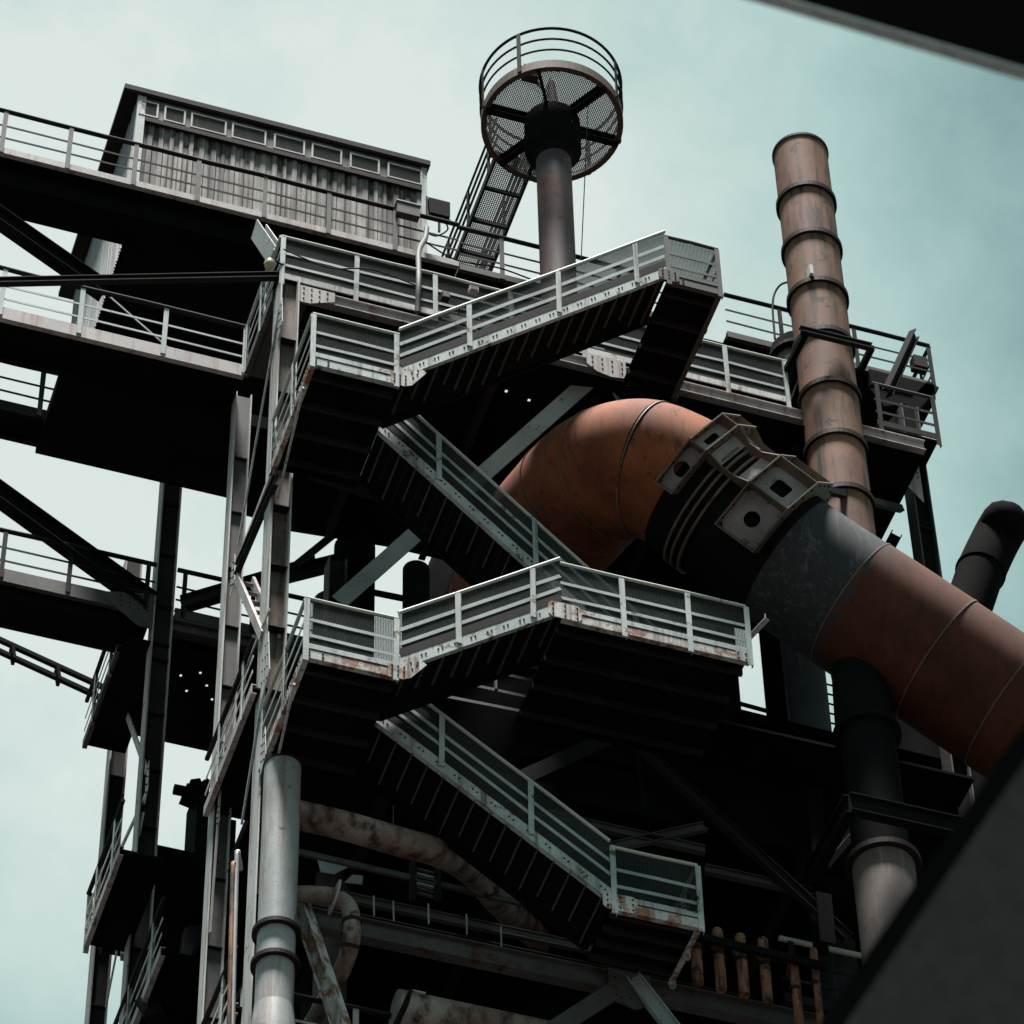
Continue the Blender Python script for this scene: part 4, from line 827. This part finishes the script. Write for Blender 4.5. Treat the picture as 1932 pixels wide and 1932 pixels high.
# ------------------------------------------------------------------ black bent vent stub at the right
vp = smooth_path([P(1790,1230,Y=42.5), P(1825,1150,Y=42.5), P(1850,1080,Y=42.5), P(1878,1020,Y=42.5), P(1898,985,Y=42.2)], 5)
VS = thing('vent_stub', 'black bent vent stub poking up behind the orange duct', 'vent pipe', vp[0])
q = MB(); q.tube(vp[:11], .42, 28, True); q.build('lower_pipe', M['shade_black'], VS)
_t = (vp[-1]-vp[-2]).normalized()
q = MB(); q.tube(vp[10:] + [vp[-1] + _t*.18, vp[-1] + _t*.30, vp[-1] + _t*.37], [.44]*len(vp[10:]) + [.39,.26,.08], 28, True); q.build('bent_head', M['shade_black'], VS)
q = MB(); q.ring(vp[10], vp[11]-vp[9], .40, .455, .06, 28); q.build('joint_ring', M['shade_black'], VS)
# right column's diagonal and ties
single('diagonal_brace', MB().ibeam(P(1690,1010,Y=41.2), P(1655,1075,Y=41.2), .2, .15), M['dark'], 'short black knee brace beside the chimney foot', 'brace', 'bracing bars of the tower')
gusset(C5, [V((21.2,41.0,55.6)), V((21.75,41.0,54.9)), V((21.75,41.0,55.9)), V((21.2,41.0,55.9))], .01, 'pink', grid_rivets((21.4,55.55),(21.7,55.8),3,3,41.0))
single('chimney_tie', MB().bar(P(1560,925,Y=39.4), P(1700,960,Y=41.0), .10, .12), M['dark2'], 'thin dark tie from the duct collar past the chimney foot to the column', 'tie rod')

# ------------------------------------------------------------------ near, out-of-focus things at the frame edge
def near_board(name, label, cat, p, q, inward, D, width, thick, mat, ext=3.0, parent=None):
    a, b = P(*p, D=D), P(*q, D=D); e_ = (b-a).normalized(); a -= e_*ext; b += e_*ext
    vw = (P((p[0]+q[0])/2, (p[1]+q[1])/2, D=1) - CAM).normalized()
    n = e_.cross(vw).normalized()
    c = P(*inward, D=D) - a
    if c.dot(n) < 0: n = -n
    m = MB(); m.prism([a, b, b + n*width, a + n*width], vw*thick); return m, a, b, n, vw
m, *_x = near_board('', '', '', (1545,1932), (1932,1365), (1932,1932), 5.5, 1.8, .4, 'slabfg', 2.0)
pp = thing('concrete_parapet', 'blurred dark grey concrete parapet across the lower right corner', 'parapet', (_x[0]+_x[1])/2)
_a, _b, _n, _w = _x
q = MB(); q.prism([_a + _n*.03, _b + _n*.03, _b + _n*1.8, _a + _n*1.8], _w*.5); q.build('face', M['slabfg'], pp)
q = MB(); q.prism([_a + _w*.05, _b + _w*.05, _b + _n*.0299, _a + _n*.0299], _w*.3); q.build('edge_shade', M['shade_black'], pp)  # dark strip paints the shade of the edge that turns away
m, a, b, n, vw = near_board('', '', '', (1470,-8), (1932,127), (1932,0), 7.0, 2.0, .3, 'eavefg')
ev = thing('roof_eave', 'blurred black roof eave cutting the upper right corner', 'eave', (a+b)/2)
m.build('eave_board', M['eavefg'], ev)
q = MB(); q.prism([a - n*.022, b - n*.022, b - n*.001, a - n*.001], vw*.04); q.build('pale_edge_strip', M['palefg'], ev)  # pale strip along the outer edge of the eave board

# ------------------------------------------------------------------ small fittings
def fitting(kind, label, cat, c, size, mat='dark2', grp=None):
    t = thing(kind, label, cat, c, grp); w, d, h = size
    q = MB(); q.box(c + V((-w/2,-d/2,-h/2)), c + V((w/2,d/2,h/2))); q.build('housing', M[mat], t)
    q = MB(); q.box(c + V((-w*.4,-d/2-.015,-h*.4)), c + V((w*.4,-d/2-.001,h*.4))); q.build('cover', M['mid'], t)
    return t
hk = thing('hoist_hook', 'black hoist hook hanging under the upper gallery at the far left', 'hook', P(108,380,Z=ZU-.5))
c = P(108,378,Y=43.9)
q = MB(); q.tube([c + V((0,0,.25)), c + V((0,0,0)), c + V((0,0,-.1))], [.10,.10,.04], 10); q.build('block', M['dark'], hk)
q = MB(); q.tube([c + V((0,0,-.1)), c + V((-.01,0,-.36))], [.018,.006], 6); q.build('hook_tip', M['dark'], hk)
fitting('cable_box', 'small pale cable box on the upper walkway railing below the lookout mast', 'box', P(893,548,Y=40.3), (.16,.1,.12), 'pink')
fitting('cable_box', 'dark cable box clipped on the walkway edge right of the bent conduit', 'box', P(840,560,Y=40.28), (.14,.1,.16), 'dark2')
def cable(pts, label, r=.012, mat='dark2', nm='cable'):
    single(nm, MB().tube(smooth_path(pts, 6), r, 5), M[mat], label, 'cable')
cable([P(535,470,Y=40.3), P(620,505,Y=40.3), P(700,508,Y=40.28), P(790,540,Y=40.25)], 'dark cable sagging along the walkway rail towards the bent conduit', .014)
cable([P(800,455,Y=43.0), P(860,490,Y=43.0), P(940,505,Y=43.0), P(1010,530,Y=43)], 'dark cable draped along the gallery edge beside the shed', .016, 'dark')
cable([P(835,412,Y=43.2), P(845,432,Y=43.1), P(825,445,Y=43.0), P(806,440,Y=43)], 'looped black cable under the square floodlight', .016, 'dark')
cable([P(742,1485,Y=41.6), P(742,1560,Y=41.6)], 'thin plumb cable hanging beside the curled scrap sheet', .010, 'mid')
cable([P(1325,1418,Y=41.2), P(1460,1448,Y=41.2), P(1610,1482,Y=41.2)], 'thin pale pipe line crossing the dark behind the lowest landing', .014, 'midrail', 'pipe_line')
cable([P(600,1000,Y=45), P(640,985,Y=45), P(680,1010,Y=45), P(720,1000,Y=45)], 'slack cable in the dark gap right of the brown column', .018, 'mid')
# dim steelwork glimpsed in the dark
brace('dim grey girder in the dark just above the lower branch pipe', P(590,1500,Y=42.5), P(980,1590,Y=42.5), .14, .10, 'dark2', nm='steel_girder', grp='dim girders inside the tower')
brace('dim rusty girder in the dark under the rusty branch pipe', P(530,1600,Y=42.0), P(1000,1708,Y=42.0), .05, .10, 'mid', nm='steel_girder', grp='dim girders inside the tower', rods=True)
brace('dim grey girder crossing below the upper landing in the dark', P(585,880,Y=43.5), P(800,950,Y=43.5), .3, .34, 'dark2', nm='steel_girder', grp='dim girders inside the tower')
brace('rusty edged girder end behind the handrail left of the duct underside', P(1000,950,Y=41.6), P(1105,982,Y=41.6), .12, .22, 'rustpipe', nm='steel_girder', grp='dim girders inside the tower')
brace('black rail crossing the narrow sky gap left of the furnace', P(690,1115,Y=46.3), P(800,1137,Y=46.3), .08, .09, 'dark', nm='steel_girder', grp='dim girders inside the tower')
brace('dark tilted brace in the sky gap beside the brown column', P(560,1065,Y=46.0), P(640,1000,Y=46.4), .1, .14, 'dark2', nm='steel_girder', grp='dim girders inside the tower')
t = thing('pulley', 'small pale pulley bracket hanging in the dark under the inner stair flight', 'pulley', P(830,1015,Y=42.5))
c = P(830,1018,Y=42.5); q = MB(); q.ring(c, (0,1,0), .02, .10, .05, 20); q.build('wheel', M['midrail'], t)
q = MB(); q.bar(c + V((-.2,-.05,.0)), c + V((.28,-.05,-.05)), .02, .10); q.bar(c + V((-.17,-.05,.0)), c + V((-.17,-.05,.35)), .03, .03); q.build('bracket', M['midrail'], t)

LBX = gallery('dark footbridge stub running right from the footbridge column behind the grey column', 10.35, 13.2, 48.42, .95, 56.2, (.05,.5,.95), name='footbridge', fascia='mid', fh=.32, back=False, railm=('dark2','dark2','dark2'))
t = thing('cable_tray', 'thin black cable tray in the sky gap under the left footbridges', 'cable tray', P(400,915,Y=45.6))
for dy in (0, 9):
    q = MB(); q.bar(P(356,905+dy,Y=45.6), P(445,925+dy,Y=45.6), .04, .035); q.build('side_rail', M['dark'], t)
for i in range(8):
    q = MB(); q.bar(P(360+i*11,905+i*2.6,Y=45.6), P(360+i*11,917+i*2.6,Y=45.6), .03, .03); q.build('rung', M['dark'], t)
brace('thin pale tie between the brown column and the grey column at landing height', side(508,1150), side(428,1345), .025, .06, 'column_side', rods=True)
brace('thin pale rod falling left from the grey column below the side gallery', side(420,1430), side(396,1760), .03, .05, 'pink', rods=True)
brace('second dark rod beside the leftmost column low down', side(232,1500), side(190,1800), .03, .06, 'dark2', rods=True)
brace('dark cross girder joining the brown column to the grey column near the top', side(520,905), side(447,1075), .10, .22, 'dark2')
brace('dim laced girder behind the columns in the left sky gap', P(455,960,Y=46.5), P(560,985,Y=46.5), .12, .18, 'dark2', nm='steel_girder', grp='dim girders inside the tower')
for i, (x, y) in enumerate(((705,1690),(742,1700),(808,1705),(880,1725),(945,1748))):
    brace(['first','second','third','fourth','fifth'][i] + ' from the left of the thin hanger rods above the long grey beam', P(x,y,Y=41.0), P(x+1,y+38,Y=41.0), .02, .02, 'midrail', nm='hanger_rod', grp='hanger rods above the lower beam', rods=True, up=(0,1,0), cat='rod')
t = thing('louvre', 'small dark louvre with faint slats above the long grey beam', 'louvre', P(800,1670,Y=42))
for i in range(6):
    q = MB(); q.bar(P(786,1640+i*9,Y=42.0), P(818,1648+i*9,Y=42.0), .05, .03); q.build('slat', M['midrail' if i in (1,3) else 'mid'], t)
for x in (778, 826):
    q = MB(); q.bar(P(x,1628,Y=42.0), P(x,1700,Y=42.0), .08, .08, (0,1,0)); q.build('frame', M['dark2'], t)
brace('dim wide girder face below the louvre', P(640,1690,Y=41.9), P(1180,1805,Y=41.9), .08, .16, 'mid', nm='steel_girder', grp='dim girders inside the tower')
brace('dim raking girder below the long landing end', P(1180,1330,Y=41.2), P(1250,1420,Y=41.2), .10, .18, 'dark2', nm='steel_girder', grp='dim girders inside the tower')
for i, (x0, y0, x1, y1) in enumerate(((860,1500,1330,1605),(1060,1620,1330,1560),(1330,1640,1560,1690))):
    brace(['dim girder crossing behind the middle of the lowest flight','dim rising girder right of the lowest flight','dim girder running right above the row of rusty pipes'][i], P(x0,y0,Y=41.15), P(x1,y1,Y=41.15), .10, .16, 'mid', nm='steel_girder', grp='dim girders inside the tower')

brace('thin black bar crossing the sky gap under the long landing end', P(1390,1326,Y=43.2), P(1460,1345,Y=43.2), .05, .06, 'dark', nm='steel_girder', grp='dim girders inside the tower')
